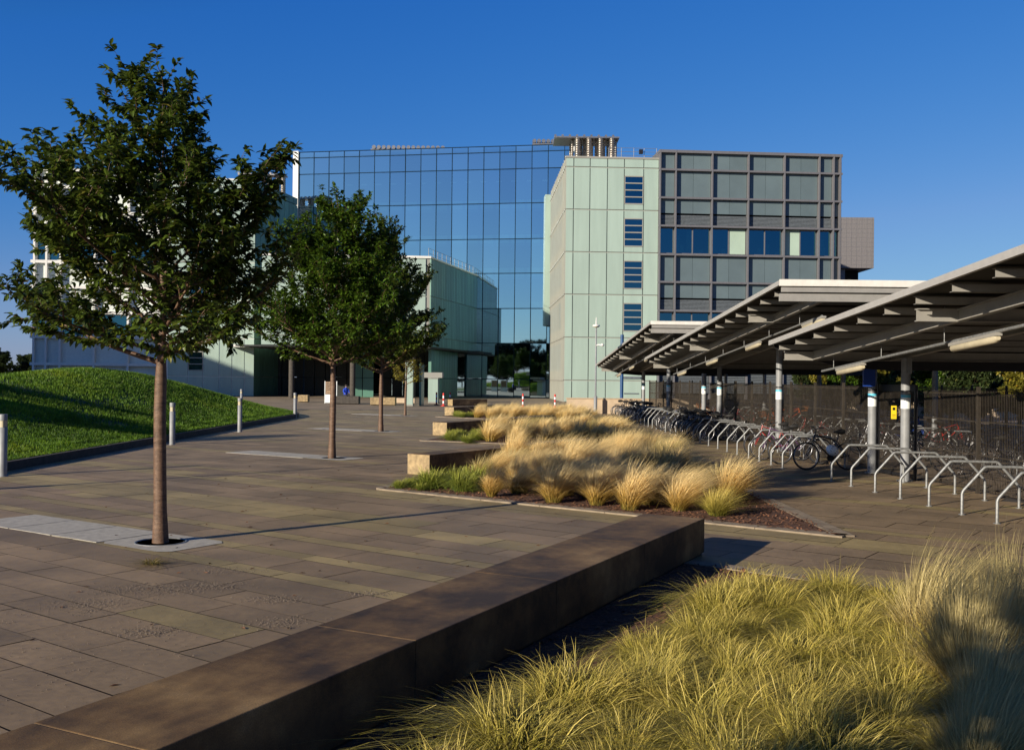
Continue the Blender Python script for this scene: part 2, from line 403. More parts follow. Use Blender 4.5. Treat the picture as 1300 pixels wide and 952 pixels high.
# planters: soil bed with flush stone edging.  XR is the straight right-hand boundary
def kerb_line(m, pts, wd=.22, z=.03, mi=0):
    for a, b in zip(pts[:-1], pts[1:]):
        M, L = facade(a[0], a[1], b[0], b[1])
        k = max(1, int(L/1.2)); s = L/k
        for i in range(k): m.box(i*s+.004, (i+1)*s-.004, -wd/2, wd/2, -.02, z, M, mi)
P1 = [(-2.5, 19.2), (4.65, 13.85), (4.55, 30.2), (2.55, 28.9), (-1.5, 22.3)]
P2 = [(-3.05, 34.0), (4.45, 28.8+2.2), (4.3, 47), (1.8, 46.5), (-2.2, 37.4)]
P3 = [(-4.1, 54.8), (4.2, 48.9), (4.0, 63), (1.5, 63), (-3.4, 57.0)]
P0 = [(2.1, 11.75), (7.2, 7.6), (7.0, -4), (-6.0, -4)]
PL = [P0, P1, P2, P3]
for i, P in enumerate(PL):
    m = MB(); m.prism(P, -.3, .016); o = m.build('mulch_bed', 'bark_mulch'); tag(o, kind='structure')
    k = MB()
    kerb_line(k, P[:3] if i else [P[0], P[1], P[2]], .24 if i == 0 else .26, .024)
    kerb_line(k, [P[-1], P[0]], .2, .024) if i else None
    tag(k.build('planter_kerb', 'kerb_stone'), ['flush stone kerb round the foreground grass bed', 'flush stone kerb round the planting bed behind the nearest bench', 'flush stone kerb round the middle planting bed', 'flush stone kerb round the farthest planting bed'][i], 'kerb')
# bark chips
def inside(P, x, y):
    c = False; n = len(P)
    for i in range(n):
        (x1, y1), (x2, y2) = P[i], P[i-1]
        if (y1 > y) != (y2 > y) and x < (x2-x1)*(y-y1)/(y2-y1)+x1: c = not c
    return c
cm = MB(); k = 0
while k < 7000:
    P = P1 if rnd.random() < .8 else P0
    x = rnd.uniform(-2.6, 4.6); y = rnd.uniform(13.5, 22) if P is P1 else rnd.uniform(8, 11.6)
    if not inside(P, x, y): continue
    k += 1; a = rnd.uniform(0, PI); L = rnd.uniform(.015, .045); W = rnd.uniform(.006, .014); h = rnd.uniform(.018, .035)
    dx, dy = math.cos(a), math.sin(a); t = rnd.uniform(-.012, .014)
    cm.add([(x-dx*L-dy*W, y-dy*L+dx*W, h-t), (x+dx*L-dy*W, y+dy*L+dx*W, h+t), (x+dx*L+dy*W, y+dy*L-dx*W, h+t+.004), (x-dx*L+dy*W, y-dy*L-dx*W, h-t+.004)], [(0, 1, 2, 3)])
tag(cm.build('bark_chips', 'mulch_chip'), 'red brown bark chips scattered over the planting beds', 'bark chips', kind='stuff')

# long stone bench blocks.  A = left end (bottom front-left corner line), direction degrees, length, width
def bench(ax, ay, deg, L, W, H, label, segs):
    root = empty('stone_bench', (ax, ay, 0), math.radians(deg), label, 'bench', 'long stone benches between the planting beds')
    # local x runs along the bench, local y to the left (away from the planter in front)
    s = L/segs
    t = MB()
    for i in range(segs): t.box(i*s+.002, (i+1)*s-.002, 0, W, .03, H, None, 0)
    o = t.build('top_slab', ['bench_stone'], root, bevel=.008)
    e = MB(); e.box(-.014, .0, .004, W-.004, .0, H-.006); e.build('end_face', ['bench_end'], root)
    p = MB(); p.box(.02, L-.02, .03, W-.03, -.05, .028); p.build('plinth', ['dark_kerb'], root)
    return root
# nearest bench runs past the camera's left
d0 = math.radians(62.9)
bx, by = 2.4-math.cos(d0)*11, 12.34-math.sin(d0)*11
b1 = bench(bx, by, 62.9, 11, .80, .45, 'longest nearest stone bench with dark stained top in the foreground', 5)
bench(-1.79, 22.0, 57.2, 7.6, .62, .45, 'second stone bench with sunlit square end behind the green sedge clump', 4)
bench(-2.41, 37.3, 63, 9.6, .62, .48, 'third stone bench with small sunlit end beside the middle planting bed', 4)
bench(-3.3, 57.0, 64, 8.0, .6, .48, 'fourth low stone bench near the far planting bed', 3)
bench(-4.55, 77.0, 40, 3.4, .7, .5, 'fifth small stone block bench in front of the dark glass entrance', 1)
def block(x, y, L, W, H, rz, m1, label):
    m = MB(); m.box(-L/2, L/2, -W/2, W/2, .04, H); m.box(-L/2+.06, L/2-.06, -W/2+.06, W/2-.06, 0, .04, mi=1)
    o = m.build('stone_block', [m1, 'void_black'], bevel=.01); o.location = (x, y, 0); o.rotation_euler = (0, 0, rz)
    tag(o, label, 'block seat', 'stone block seats before the undercroft')
block(-13.1, 79.6, 1.9, 1, .62, .0, 'dark_kerb', 'dark low block seat in front of the person in blue')
block(-9.9, 77, 1.9, 1, .6, 0, 'bench_end', 'tan block seat behind the second tree trunk')
block(-17.5, 84, .8, .8, .6, 0, 'bench_end', 'small tan block left of the sign board in the shade')
block(-9.0, 82.5, 2.0, .7, .45, 0, 'beige_render', 'pale low block beside the small fourth tree')

# bollards with lamp heads
def bollard():
    r = empty('bollard')
    a = MB(); a.lathe([(.085, 0), (.085, 1.02), (.07, 1.03)], 20); a.build('post', 'grey_paint', r)
    b = MB(); b.lathe([(.11, 0), (.11, .012), (.085, .016)], 20); b.build('base_plate', 'galvanised', r)
    c = MB(); c.lathe([(.068, 1.03), (.068, 1.17)], 20)
    for k in range(4): c.box(.066, .08, -.006, .006, 1.03, 1.17, Matrix.Rotation(k*PI/2+.4, 4, 'Z'))
    c.build('lamp_lens', 'lamp_diffuser', r)
    d = MB(); d.lathe([(.085, 1.17), (.085, 1.29), (.08, 1.3)], 20); d.build('cap', 'grey_paint', r)
    return r
B = [(-10.62, 20.85), (-10.5, 30.9), (-10.4, 38.2), (-11.2, 51.6), (-17.2, 63.5)]
bl = ['nearest grey bollard light, at the left edge of the picture', 'grey bollard light half hidden behind the front tree trunk', 'grey bollard light beside the kerb right of the front trunk', 'grey bollard light at the far tip of the lawn', 'distant bollard light showing above the grass mound']
b0 = bollard()
for i, (x, y) in enumerate(B):
    o = b0 if i == 0 else copy_tree(b0)
    o.location = (x, y, 0); tag(o, bl[i], 'bollard', 'bollard lights along the lawn kerb')

# lawn mound and its kerb
def xk(y): return -11.12-(max(0, y-51)**2)*.045
def fY(y):
    P = [(-10, .4), (10, .8), (20, 1.35), (35, 1.9), (44, 2.32), (49, 2.15), (53, 1.8), (58, 1.25), (63, .55), (67, 0)]
    for (a, p), (b, q) in zip(P[:-1], P[1:]):
        if a <= y <= b:
            t = (y-a)/(b-a); t = t*t*(3-2*t)*.5+t*.5; return p+(q-p)*t
    return 0
def hill(x, y):
    s = max(0, min(1, (xk(y)-x)/8)); s = s*s*(3-2*s)*.45+.55*s
    far = max(0, (-18.5-x)*.07)
    h = fY(y)*s*max(.3, 1-far)
    return .17+h+.05*s*noise.noise(Vector((x*.25, y*.25, 0)))+.02*s*noise.noise(Vector((x*1.1, y*1.1, 3)))
ys = [-6+i*.5 for i in range(147)]; us = [0, .15, .35]+[i*.5+.5 for i in range(60)]
vs = []; fs = []
for y in ys:
    for u in us: x = xk(y)-.14-u; vs.append((x, y, hill(x, y)))
nu = len(us)
for i in range(len(ys)-1):
    for k in range(nu-1): fs.append((i*nu+k, (i+1)*nu+k, (i+1)*nu+k+1, i*nu+k+1))
m = MB(); m.add(vs, [f[::-1] for f in fs], 0, True); tag(m.build('lawn_mound', 'lawn_base'), kind='structure')
k = MB(); y = -5.0
while y < 66.5:
    y2 = y+.9; a0 = Vector((xk(y), y+.004)); a1 = Vector((xk(y2), y2-.004)) 
    k.prism([(a0.x, a0.y), (a1.x, a1.y), (a1.x-.15, a1.y), (a0.x-.15, a0.y)], -.02, .2)
    y = y2
tag(k.build('lawn_kerb', 'dark_kerb'), 'raised dark stone kerb holding back the lawn mound', 'kerb')
# grass blades
vs = []; fs = []; nr = np.random.RandomState(3)
cnt = 0
while cnt < 90000:
    y = 16+46*nr.rand()**1.25; u = 14*nr.rand()**1.25+.02; x = xk(y)-.15-u
    if abs(x)/y > .56: continue
    if noise.noise(Vector((x*.5, y*.5, 9)))+nr.rand()*.9 < .1 and u > .6: continue
    z = hill(x, y); hgt = (.035+.06*nr.rand())*(1+.35*(y > 30)); cnt += 1
    if u < .5: hgt *= .7
    wd = .006+.0004*y; 
    for _ in range(2):
        a = nr.rand()*6.28; lx, ly = nr.randn()*.03, nr.randn()*.03; ox, oy = nr.randn()*.03, nr.randn()*.03
        o = len(vs); vs += [(x+ox+math.cos(a)*wd, y+oy+math.sin(a)*wd, z-.01), (x+ox-math.cos(a)*wd, y+oy-math.sin(a)*wd, z-.01), (x+ox+lx, y+oy+ly, z+hgt)]
        fs.append((o, o+1, o+2))
m = MB(); m.add(vs, fs); tag(m.build('lawn_grass', 'lawn_blade'), 'short green grass covering the mound', 'grass', kind='stuff')

# ------------------------------------------------------------------ ornamental grasses
def tuft(n, h, spread, wd, r0, droop, lean, seed, seg=5, wild=.25):
    r = random.Random(seed); m = MB(); vs = []; fs = []
    for _ in range(n):
        a = r.uniform(0, 2*PI); rr = r0*math.sqrt(r.random()); bx, by = rr*math.cos(a), rr*math.sin(a)
        a2 = a+r.gauss(0, .5); k = abs(r.gauss(0, 1))*.55+.12
        H = h*(r.uniform(.45, 1.0) if r.random() < .75 else r.uniform(.8, 1.22))*(1-.22*min(1, k)); sp = spread*k*r.uniform(.6, 1.25)
        dr = droop*r.uniform(.5, 1.4)*(.4+k)
        lx = lean*H*r.uniform(.5, 1.4); wv = r.gauss(0, wild)*.12
        tw = a2+PI/2+r.gauss(0, .7); w0 = wd*r.uniform(.7, 1.3)
        dx, dy = math.cos(a2), math.sin(a2); px_, py_ = -dy, dx
        o = len(vs)
        for i in range(seg+1):
            t = i/seg; q = t**1.55*sp
            x = bx+dx*q+lx*t*t+px_*wv*t*t; y = by+dy*q+py_*wv*t*t+.25*lx*t*t; z = H*(t-dr*t*t*t*.6)
            ww = w0*(1-t**2.2)*.5+.0003
            c, s = math.cos(tw)*ww, math.sin(tw)*ww
            vs.append((x-c, y-s, z)); vs.append((x+c, y+s, z))
        for i in range(seg): fs.append((o+2*i, o+2*i+1, o+2*i+3, o+2*i+2))
    m.add(vs, fs); return m
FE = [tuft(1500+150*(i % 3), .7+.06*i % .25+.1*(i == 2), .42+.09*(i % 4), .0052, .1+.025*(i % 3), .4+.1*(i % 3), .25+.12*(i % 4), 10+i, wild=.3+.15*(i % 3)).mesh('feather_grass', 'feather_blade') for i in range(8)]
FD = [tuft(1200, .8, .6, .006, .13, .5, .3, 20+i).mesh('feather_grass', 'feather_dark') for i in range(2)]
SE = [tuft(2200, .47, .5+.05*i, .0045, .18, 1.1, .14, 30+i, wild=.9).mesh('sedge_grass', 'sedge_blade') for i in range(4)]
SG = [tuft(1100, .45, .42, .009, .17, .95, .1, 40+i, wild=.5).mesh('sedge_grass', 'green_sedge') for i in range(3)]
FAR = [tuft(560, .82, .55, .011, .16, .5, .42, 50+i).mesh('feather_grass', 'feather_blade') for i in range(3)]
FARD = [tuft(420, .75, .5, .013, .14, .5, .3, 57).mesh('feather_grass', 'feather_dark')]
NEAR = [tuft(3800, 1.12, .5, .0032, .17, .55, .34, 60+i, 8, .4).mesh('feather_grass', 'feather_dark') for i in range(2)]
def plant(name, me, x, y, sc, label, cat, group, z=.016):
    o = bpy.data.objects.new(name, me); C.objects.link(o); o.location = (x, y, z)
    o.rotation_euler = (rnd.gauss(0, .07), rnd.gauss(.03, .09), rnd.uniform(-.9, .9)); o.scale = (sc*rnd.uniform(.85, 1.2), sc*rnd.uniform(.85, 1.2), sc*rnd.uniform(.82, 1.15))
    return tag(o, label, cat, group)
def scatter(P, n, fn, mind, seed, filt=lambda x, y: True, tries=6000):
    r = random.Random(seed); pts = []; xs = [p[0] for p in P]; ys = [p[1] for p in P]
    for _ in range(tries):
        if len(pts) >= n: break
        x, y = r.uniform(min(xs), max(xs)), r.uniform(min(ys), max(ys))
        if inside(P, x, y) and filt(x, y) and all((x-a)**2+(y-b)**2 > mind*mind for a, b in pts): pts.append((x, y)); fn(x, y, r)
    return pts
G1 = 'clumps of feather grass in the bed behind the nearest bench'
def edge_d(P, i, x, y):
    (ax, ay), (bx_, by_) = P[i], P[(i+1) % len(P)]; L = math.hypot(bx_-ax, by_-ay)
    return ((bx_-ax)*(y-ay)-(by_-ay)*(x-ax))/L
# nearest full bed: front row placed singly, then the mass behind
hand = [(-.35, 18.05, .95), (.75, 17.25, 1.0), (.15, 18.6, .9), (1.45, 16.95, 1.1), (1.95, 16.4, 1.15), (2.35, 17.2, 1.1), (2.75, 15.95+.35, 1.05), (1.0, 18.3, 1.1), (2.0, 18.4, 1.15)]
for i, (x, y, s) in enumerate(hand): plant('feather_grass', FE[i % 8], x, y, s, 'straw coloured feather grass clump in the nearest bed', 'ornamental grass', G1)
def f1(x, y, r):
    dk = r.random() < .22
    plant('feather_grass', (FD if dk else FE)[r.randrange(2 if dk else 8)], x, y, r.uniform(.75, 1.2), 'straw coloured feather grass clump in the nearest bed', 'ornamental grass', G1)
def ok1(x, y):
    return edge_d(P1, 0, x, y) > .55 and x < 4.0 and (x-(-1.79))*math.sin(math.radians(57.2))-(y-22.0)*math.cos(math.radians(57.2)) > .35 and all((x-a)**2+(y-b)**2 > .3 for a, b, _ in hand) and not (x < -.7) and not (x > 2.6 and y < 17.6)
scatter(P1, 52, f1, .54, 7, ok1)
plant('feather_grass', tuft(1300, .62, .6, .0052, .13, .4, .22, 77).mesh('feather_grass', 'sedge_blade'), 3.25, 15.75, 1.05, 'single green based grass clump at the pointed end of the nearest bed', 'ornamental grass', None)
for x, y, s in [(-1.55, 19.35, 1.1), (-.95, 18.85, 1.2), (-1.1, 19.7, 1.15), (-.75, 19.6, 1.2)]:
    plant('sedge_grass', SG[rnd.randrange(3)], x, y, s, 'green sedge clump at the left end of the nearest bed', 'ornamental grass', 'green sedge clumps in front of the second bench')
for x, y in [(-2.15, 19.25), (-1.95, 19.55), (-1.7, 18.95), (-2.0, 19.9)]:
    plant('sedge_grass', SG[rnd.randrange(3)], x, y, .5, 'small thin green tuft at the left corner of the nearest bed', 'ornamental grass', 'small thin tufts at the bed corner')
def f2(x, y, r): plant('feather_grass', FAR[r.randrange(3)] if r.random() < .8 else FARD[0], x, y, r.uniform(.9, 1.15), 'straw coloured feather grass clump in the middle bed', 'ornamental grass', 'clumps of feather grass in the middle bed')
scatter(P2, 46, f2, .72, 8, lambda x, y: edge_d(P2, 0, x, y) > .4 and x > -1.0 and (x+2.41)*math.sin(math.radians(63))-(y-37.3)*math.cos(math.radians(63)) > .3)
scatter([(-3, 34.0), (-1.0, 32.7), (-1.0, 36.5), (-1.9, 36.7)], 9, lambda x, y, r: plant('sedge_grass', SG[r.randrange(3)], x, y, r.uniform(.85, 1.05), 'green sedge clump at the left end of the middle bed', 'ornamental grass', 'green sedge clumps in the middle bed'), .5, 9)
def f3(x, y, r): plant('feather_grass', FAR[r.randrange(3)], x, y, r.uniform(.9, 1.1), 'straw coloured feather grass clump in the farthest bed', 'ornamental grass', 'clumps of feather grass in the farthest bed')
scatter(P3, 42, f3, .85, 11, lambda x, y: edge_d(P3, 0, x, y) > .4 and x > -2.0 and (x+3.3)*math.sin(math.radians(64))-(y-57)*math.cos(math.radians(64)) > .3)
scatter([(-4.0, 54.9), (-2.0, 53.5), (-2.0, 57), (-3.2, 57)], 8, lambda x, y, r: plant('sedge_grass', SG[r.randrange(3)], x, y, r.uniform(.8, 1.0), 'green sedge clump at the left end of the farthest bed', 'ornamental grass', 'green sedge clumps in the farthest bed'), .5, 12)
o = bpy.data.objects.new('dry_grass_tuft', tuft(160, .09, .5, .006, .08, .8, .1, 91).mesh('dry_grass_tuft', 'feather_dark')); C.objects.link(o); o.location = (-4.07, 11.35, .004)
tag(o, 'flattened dry grass tuft lying on the paving in front of the nearest tree pit', 'dry grass')
# foreground bed
def f0(x, y, r): plant('sedge_grass', SE[r.randrange(4)], x, y, r.uniform(.85, 1.2), 'yellow green sedge clump in the foreground bed', 'ornamental grass', 'yellow green sedge clumps in the foreground bed')
def ok0(x, y):
    d = (x-2.4)*math.sin(d0)-(y-12.34)*math.cos(d0)    # distance to the right of the bench face
    return d > .98 and edge_d(P0, 0, x, y) < -1.2 and y > 4.4 and x/y < .62 and not (x > 3.0 and y < 7.0)
scatter(P0, 60, f0, .45, 13, ok0)
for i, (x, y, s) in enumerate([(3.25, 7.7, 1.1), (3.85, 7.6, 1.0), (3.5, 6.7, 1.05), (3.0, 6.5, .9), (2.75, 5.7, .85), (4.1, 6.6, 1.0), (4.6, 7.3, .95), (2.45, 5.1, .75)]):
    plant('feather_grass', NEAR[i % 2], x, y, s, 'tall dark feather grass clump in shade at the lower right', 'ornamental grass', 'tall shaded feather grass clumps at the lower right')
# ================================================================== buildings
def tilted(m, M, s0, s1, z0, z1, y, r, amt=.004, mi=0):
    """one glass pane, set very slightly out of true like real panes"""
    a, b = r.gauss(0, amt)*(s1-s0), r.gauss(0, amt)*(z1-z0)*.6
    m.add([M @ Vector((s0, y-a, z0-0)), M @ Vector((s1, y+a, z0)), M @ Vector((s1, y+a+b, z1)), M @ Vector((s0, y-a+b, z1))], [(0, 1, 2, 3)], mi)
rb = random.Random(21)
# ---- grey clad office block with projecting grid of frames
M, L = facade(13.8, 94.0, 31.3, 95.3)
GB = empty('office_block', (13.8, 94, 0), 0, 'grey clad office block with taupe frame grid and a band of windows', 'building')
Ti = Matrix.Translation((-13.8, -94, 0)); MG = Ti @ M
cols = [0, 1.5, 5.0, 8.5, 12.0, 15.4, 16.8, 17.45]
rows = [23.86, 22.0, 19.35, 16.7, 14.0, 11.4, 8.7, 6.05, 3.4]
m = MB(); m.box(0.3, L-.2, -30, -.7, 0, 23.4, MG); m.build('core', 'void_black', GB)
kinds = ['panel', 'panel', 'louvre', 'window', 'panel', 'louvre', 'window', 'panel']
pn = MB(); lv = MB()
blind_cells = {(3, 2): 1, (3, 4): 0, (3, 1): 2, (3, 5): 3}
wroot = []
for r_ in range(8):
    zt, zb = rows[r_], rows[r_+1]; pn = MB(); lv = MB()
    for c_ in range(7):
        s0, s1 = cols[c_]+.09, cols[c_+1]-.09
        k = kinds[r_]
        if k == 'window':
            wf = MB(); wf.box(s0, s1, -.62, -.55, zb+.1, zb+.2, MG); wf.box(s0, s1, -.62, -.55, zt-.2, zt-.1, MG); wf.box(s0-.005, s0+.05, -.62, -.55, zb+.2, zt-.2, MG); wf.box(s1-.05, s1+.005, -.62, -.55, zb+.2, zt-.2, MG)
            mid = (s0+s1)/2
            if s1-s0 > 2: wf.box(mid-.05, mid+.05, -.62, -.5, zb+.1, zt-.1, MG)
            fr = wf.build('window', 'taupe_frame', GB)
            g_ = MB()
            if s1-s0 > 2: tilted(g_, MG, s0, mid-.05, zb+.1, zt-.1, -.58, rb, .002); tilted(g_, MG, mid+.05, s1, zb+.1, zt-.1, -.58, rb, .002)
            else: tilted(g_, MG, s0, s1, zb+.1, zt-.1, -.58, rb, .002)
            g_.build('pane', 'window_glass', fr)
            if (r_, c_) in blind_cells:
                q = blind_cells[(r_, c_)]; bl_ = MB()
                if q == 0: bl_.box(s0, mid-.05, -.57, -.55, zb+.1, zt-.1, MG)
                elif q == 1: bl_.box(mid+.05, s1, -.57, -.55, zb+.1, zt-.1, MG)
                elif q == 2: bl_.box(s0+.1, s0+.45, -.68, -.66, zb+.1, zt-.8, MG); bl_.box(mid-.55, mid-.1, -.68, -.66, zb+.4, zt-.3, MG)
                else: bl_.box(s0, s0+.6, -.68, -.66, zb+.1, zt-.9, MG)
                bl_.build('blind', 'blind', fr)
        else:
            zl = zb
            if k == 'louvre':
                zl = zb+1.15
                n = 8
                for q in range(n):
                    z = zb+.14+q*(1.0/n); lv.box(s0, s1, -.6, -.42, z-.04, z+.045, MG)
            mid = (s0+s1)/2
            if s1-s0 > 2: pn.box(s0, mid-.012, -.64, -.42, zl+.1, zt-.05, MG); pn.box(mid+.012, s1, -.64, -.42, zl+.1, zt-.05, MG)
            else: pn.box(s0, s1, -.64, -.42, zl+.1, zt-.05, MG)
    if pn.v: pn.build('panel_row', 'slate_panel', GB)
    if lv.v: lv.build('louvre_row', 'louvre_grey', GB)
fm = MB()
for i, s in enumerate(cols): fm.box(s-.06, s+.06, -.7, 0, .0, rows[0]-.001*i, MG)
for i, z in enumerate(rows): fm.box(-.1, L+.1, -.7, -.012, z-(.26 if i == 0 else .09), z+(0 if i == 0 else .09), MG)
fm.box(-.1, .12, -6, -.71, 0, 23.86, MG)
fm.build('frame_grid', 'taupe_frame', GB)
# interior behind the band of windows
it = MB()
for z0, z1 in ((14.0, 16.7), (6.05, 8.7)):
    pass
# right end: glazed return
gl = MB()
for r_ in range(8): gl.add([MG @ Vector(p) for p in ((L+.1, -.3, rows[r_+1]), (L+.32, -6, rows[r_+1]), (L+.32, -6, rows[r_]-.1), (L+.1, -.3, rows[r_]-.1))], [(0, 1, 2, 3)])
gl.build('side_glass', 'window_glass', GB)
# ground storey louvre wall
m = MB()
for c_ in range(7):
    for q in range(16): z = .95+q*.15; m.add([MG @ Vector(p) for p in ((cols[c_]+.1, -.3, z), (cols[c_+1]-.1, -.3, z), (cols[c_+1]-.1, -.45, z+.14), (cols[c_]+.1, -.45, z+.14))], [(0, 1, 2, 3)])
m.build('ground_louvres', 'louvre_grey', GB)

# ---- window furniture (seen through the band of windows)
m = MB()
for s, c in ((2.1, .9), (6.1, .6), (9.6, .7), (10.4, 1.1), (13.5, .5), (15.9, .9), (3.9, .5), (11.3, .4)):
    m.box(s, s+.35, -.68, -.64, 14.1, 14.1+c, MG)
m.build('shelf_items', 'blind', GB)

# ---- pale green panel block, right
M, L = facade(4.88, 94.0, 13.72, 94.45)
PB = empty('pale_glass_block', (4.88, 94, 0), 0, 'pale green panelled block with one column of barred windows, beside the grey block', 'building')
MP = Matrix.Translation((-4.88, -94, 0)) @ M
def pale_block(MP, L, Z, vj, hj, root, depth, pm='pale_panel', win=None, jm='joint_grey'):
    b = MB(); 
    # panels as separate plates with open joints over a darker wall
    b2 = MB(); b2.box(.05, L-.05, -.5, -.08, 0, Z-.1, MP); b2.box(1.3, L-.05, -depth, -.5, 0, Z-.12, MP); b2.build('core', jm, root)
    xs = vj; zs = hj
    for i in range(len(xs)-1):
        for k in range(len(zs)-1):
            x0, x1, z0, z1 = xs[i]+.045, xs[i+1]-.045, zs[k]+.05, zs[k+1]-.05
            if win and i == win[0]:
                ws = [w_ for w_ in win[1] if w_[0] > zs[k]-.01 and w_[1] < zs[k+1]+.01]
                if ws:
                    w0, w1 = ws[0]
                    b.box(x0, x1, -.08, 0, z0, w0-.04, MP); b.box(x0, x1, -.08, 0, w1+.04, z1, MP); continue
            b.box(x0, x1, -.08, 0, z0, z1, MP)
    b.build('panels', pm, root)
    c = MB(); c.box(-.06, L+.06, -.5, .05, Z-.12, Z+.06, MP); c.build('coping', jm, root)
    if win:
        x0, x1 = xs[win[0]]+.06, xs[win[0]+1]-.06
        for (w0, w1) in win[1]:
            f = MB()
            for q in range(5):
                z = w0+(w1-w0)*q/4; f.box(x0, x1, -.1, .04, z-.05, z+.05, MP)
            f.box(x0-.03, x0+.03, -.1, .03, w0, w1, MP); f.box(x1-.03, x1+.03, -.1, .03, w0, w1, MP)
            fr = f.build('window', 'joint_grey', root)
            g_ = MB()
            for q in range(4): tilted(g_, MP, x0, x1, w0+(w1-w0)*q/4+.05, w0+(w1-w0)*(q+1)/4-.05, -.05, rb, .003)
            g_.build('pane', 'window_glass', fr)
hj = [0, 2.05, 6.1, 10.15, 14.15, 18.15, 22.15, 23.0]
vj = [0, .75, 2.3, 3.95, 5.55, 7.4, L]
pale_block(MP, L, 23.1, vj, hj, PB, 18, win=(4, [(z-3.4, z-.8) for z in (22.15, 18.15, 14.15, 10.15)]))
# long side towards the atrium: glass with fins, and stepped pale return wall
MS, LS = facade(4.1, 112.2, 4.84, 94.1)
MS = Matrix.Translation((-4.88, -94, 0)) @ MS
fn = MB(); gs = MB(); wl = MB()
wl.box(0, LS, -.3, -.12, 0, 23.0, MS)
wl.build('side_wall', 'pale_panel', PB)
for i in range(14):
    s = LS-.05-i*1.3
    fn.box(s-.05, s+.05, -.1, .03, 0, 23.05, MS)
    if i > 1 and i < 13: 
        for z in (2.05, 6.1, 10.15, 14.15, 18.15): tilted(gs, MS, s-1.25, s-.05, z+1.0, z+3.6, -.09, rb, .006)
for z in hj[1:-1]: fn.box(0, LS, -.1, .02, z-.05, z+.05, MS)
fn.build('fins', 'joint_grey', PB); gs.build('side_glass', 'window_glass', PB)
ret = MB(); Mr, Lr = facade(3.55, 112.4, 5.4, 112.5); Mr = Matrix.Translation((-4.88, -94, 0)) @ Mr
ret.box(0, Lr, -2.5, 0, 8.2, 22.9, Mr); ret.build('return_wall', 'pale_panel', PB)
m = MB(); m.box(5.55, 7.25, .01, .1, 2.25, 2.45, MP); m.box(5.7, 7.1, .01, .06, .8, .9, MP); m.build('vent_hood', 'louvre_grey', PB)
# roof rail
m = MB()
for z in (23.55, 23.9, 24.25): m.tube([MP @ Vector((4.2, -1, z)), MP @ Vector((L, -1, z))], .02, 6)
for s in (4.2, 5.4, 6.6, 7.6, 8.8): m.tube([MP @ Vector((s, -1, 23)), MP @ Vector((s, -1, 24.25))], .025, 6)
m.build('roof_rail', 'galvanised', PB)
m = MB(); m.box(7.1, 7.45, -1.1, -.75, 23.7, 24.1, MP); m.build('roof_camera', 'black_metal', PB)

# ---- glass atrium curtain wall
X0, Y0, X1, Y1 = -25.7, 119.3, 7.6, 113.5
M, L = facade(X0, Y0, X1, Y1)
GA = empty('glass_atrium', (X0, Y0, 0), 0, 'tall blue glass atrium with curtain wall between the two pale wings', 'building')
MA = Matrix.Translation((-X0, -Y0, 0)) @ M
zs = [0, 2.05, 6.2, 10.2, 14.25, 18.2, 22.3, 26.25, 28.2, 28.9]
nb = 18; bw = L/nb
g_ = MB()
for k in range(len(zs)-1):
    for i in range(nb): tilted(g_, MA, i*bw+.03, (i+1)*bw-.03, zs[k]+.03, zs[k+1]-.03, 0, rb, .006)
g_.build('curtain_glass', 'atrium_glass', GA)
mu = MB()
for i in range(nb+1): mu.box(i*bw-.036, i*bw+.036, -.25, .05, 0, 28.9, MA)
for z in zs[1:]: mu.box(0, L, -.2, .035, z-.045, z+.045, MA)
mu.build('mullions', 'mullion_dark', GA)
it = MB()
for z in zs[2:7]: it.box(.3, L, -14, -3.5, z-.35, z, MA)
it.box(0, L, -14.3, -14, 0, 28.5, MA); it.box(0, .3, -14, -.4, 0, 28.5, MA)
it.build('inner_floors', 'interior_floor', GA)
rl = MB()
for z in zs[2:7]: rl.box(.4, L, -3.5, -3.45, z, z+1.0, MA)
rl.build('inner_balustrades', 'blind', GA)
cl = MB()
for z in zs[3:8]:
    for i in range(nb): cl.box(i*bw+.5, i*bw+1.2, -5.2, -4.9, z-.5, z-.36, MA)
cl.build('ceiling_panels', 'white_frame', GA)
rf = MB(); rf.box(0, L, -14.3, -.3, 28.5, 28.75, MA); rf.build('roof', 'louvre_grey', GA)
ed = MB(); ed.box(-.65, .0, -3, .3, 5, 29.0, MA); ed.build('end_fin', 'white_frame', GA)
eb = MB(); eb.box(L-.9, L+.1, .1, .5, 28.0, 29.2, MA); eb.build('end_box', 'white_frame', GA)
# ---- roof services
def ducts(name, label, pts, base, h, rr, n, deck=None):
    r_ = empty(name, (pts[0][0], pts[0][1], base), 0, label, 'roof ducts')
    for (x, y, rad) in pts:
        m = MB(); prof = []
        k = int(h/.22)
        for i in range(k):
            z = i*h/k; prof += [(rad, z), (rad*1.0, z+h/k*.55), (rad*1.16, z+h/k*.62), (rad*1.16, z+h/k*.92), (rad, z+h/k*.98)]
        m.lathe(prof, 14); o = m.build('duct', 'duct_metal', r_); o.location = (x-pts[0][0], y-pts[0][1], 0)
    if deck:
        m = MB(); x0, x1, y0, y1 = deck; m.box(x0-pts[0][0], x1-pts[0][0], y0-pts[0][1], y1-pts[0][1], h, h+.15)
        for i in range(9): m.box(x0-pts[0][0]+i*(x1-x0)/9, x0-pts[0][0]+i*(x1-x0)/9+.2, y0-pts[0][1], y1-pts[0][1], h+.15, h+.32)
        m.build('deck', 'duct_metal', r_)
    return r_
pts = [(6.35+i*1.15, 100, .27) for i in range(4)]+[(5.85+i*.4, 100.8+.2*(i % 2), .13) for i in range(12)]+[(5.8+i*.55, 103, .13) for i in range(9)]
ducts('roof_ducts', 'cluster of ribbed metal ducts on the roof above the pale block', pts, 22.9, 3.35, .3, 0, (4.0, 10.5, 99.7, 103.4))
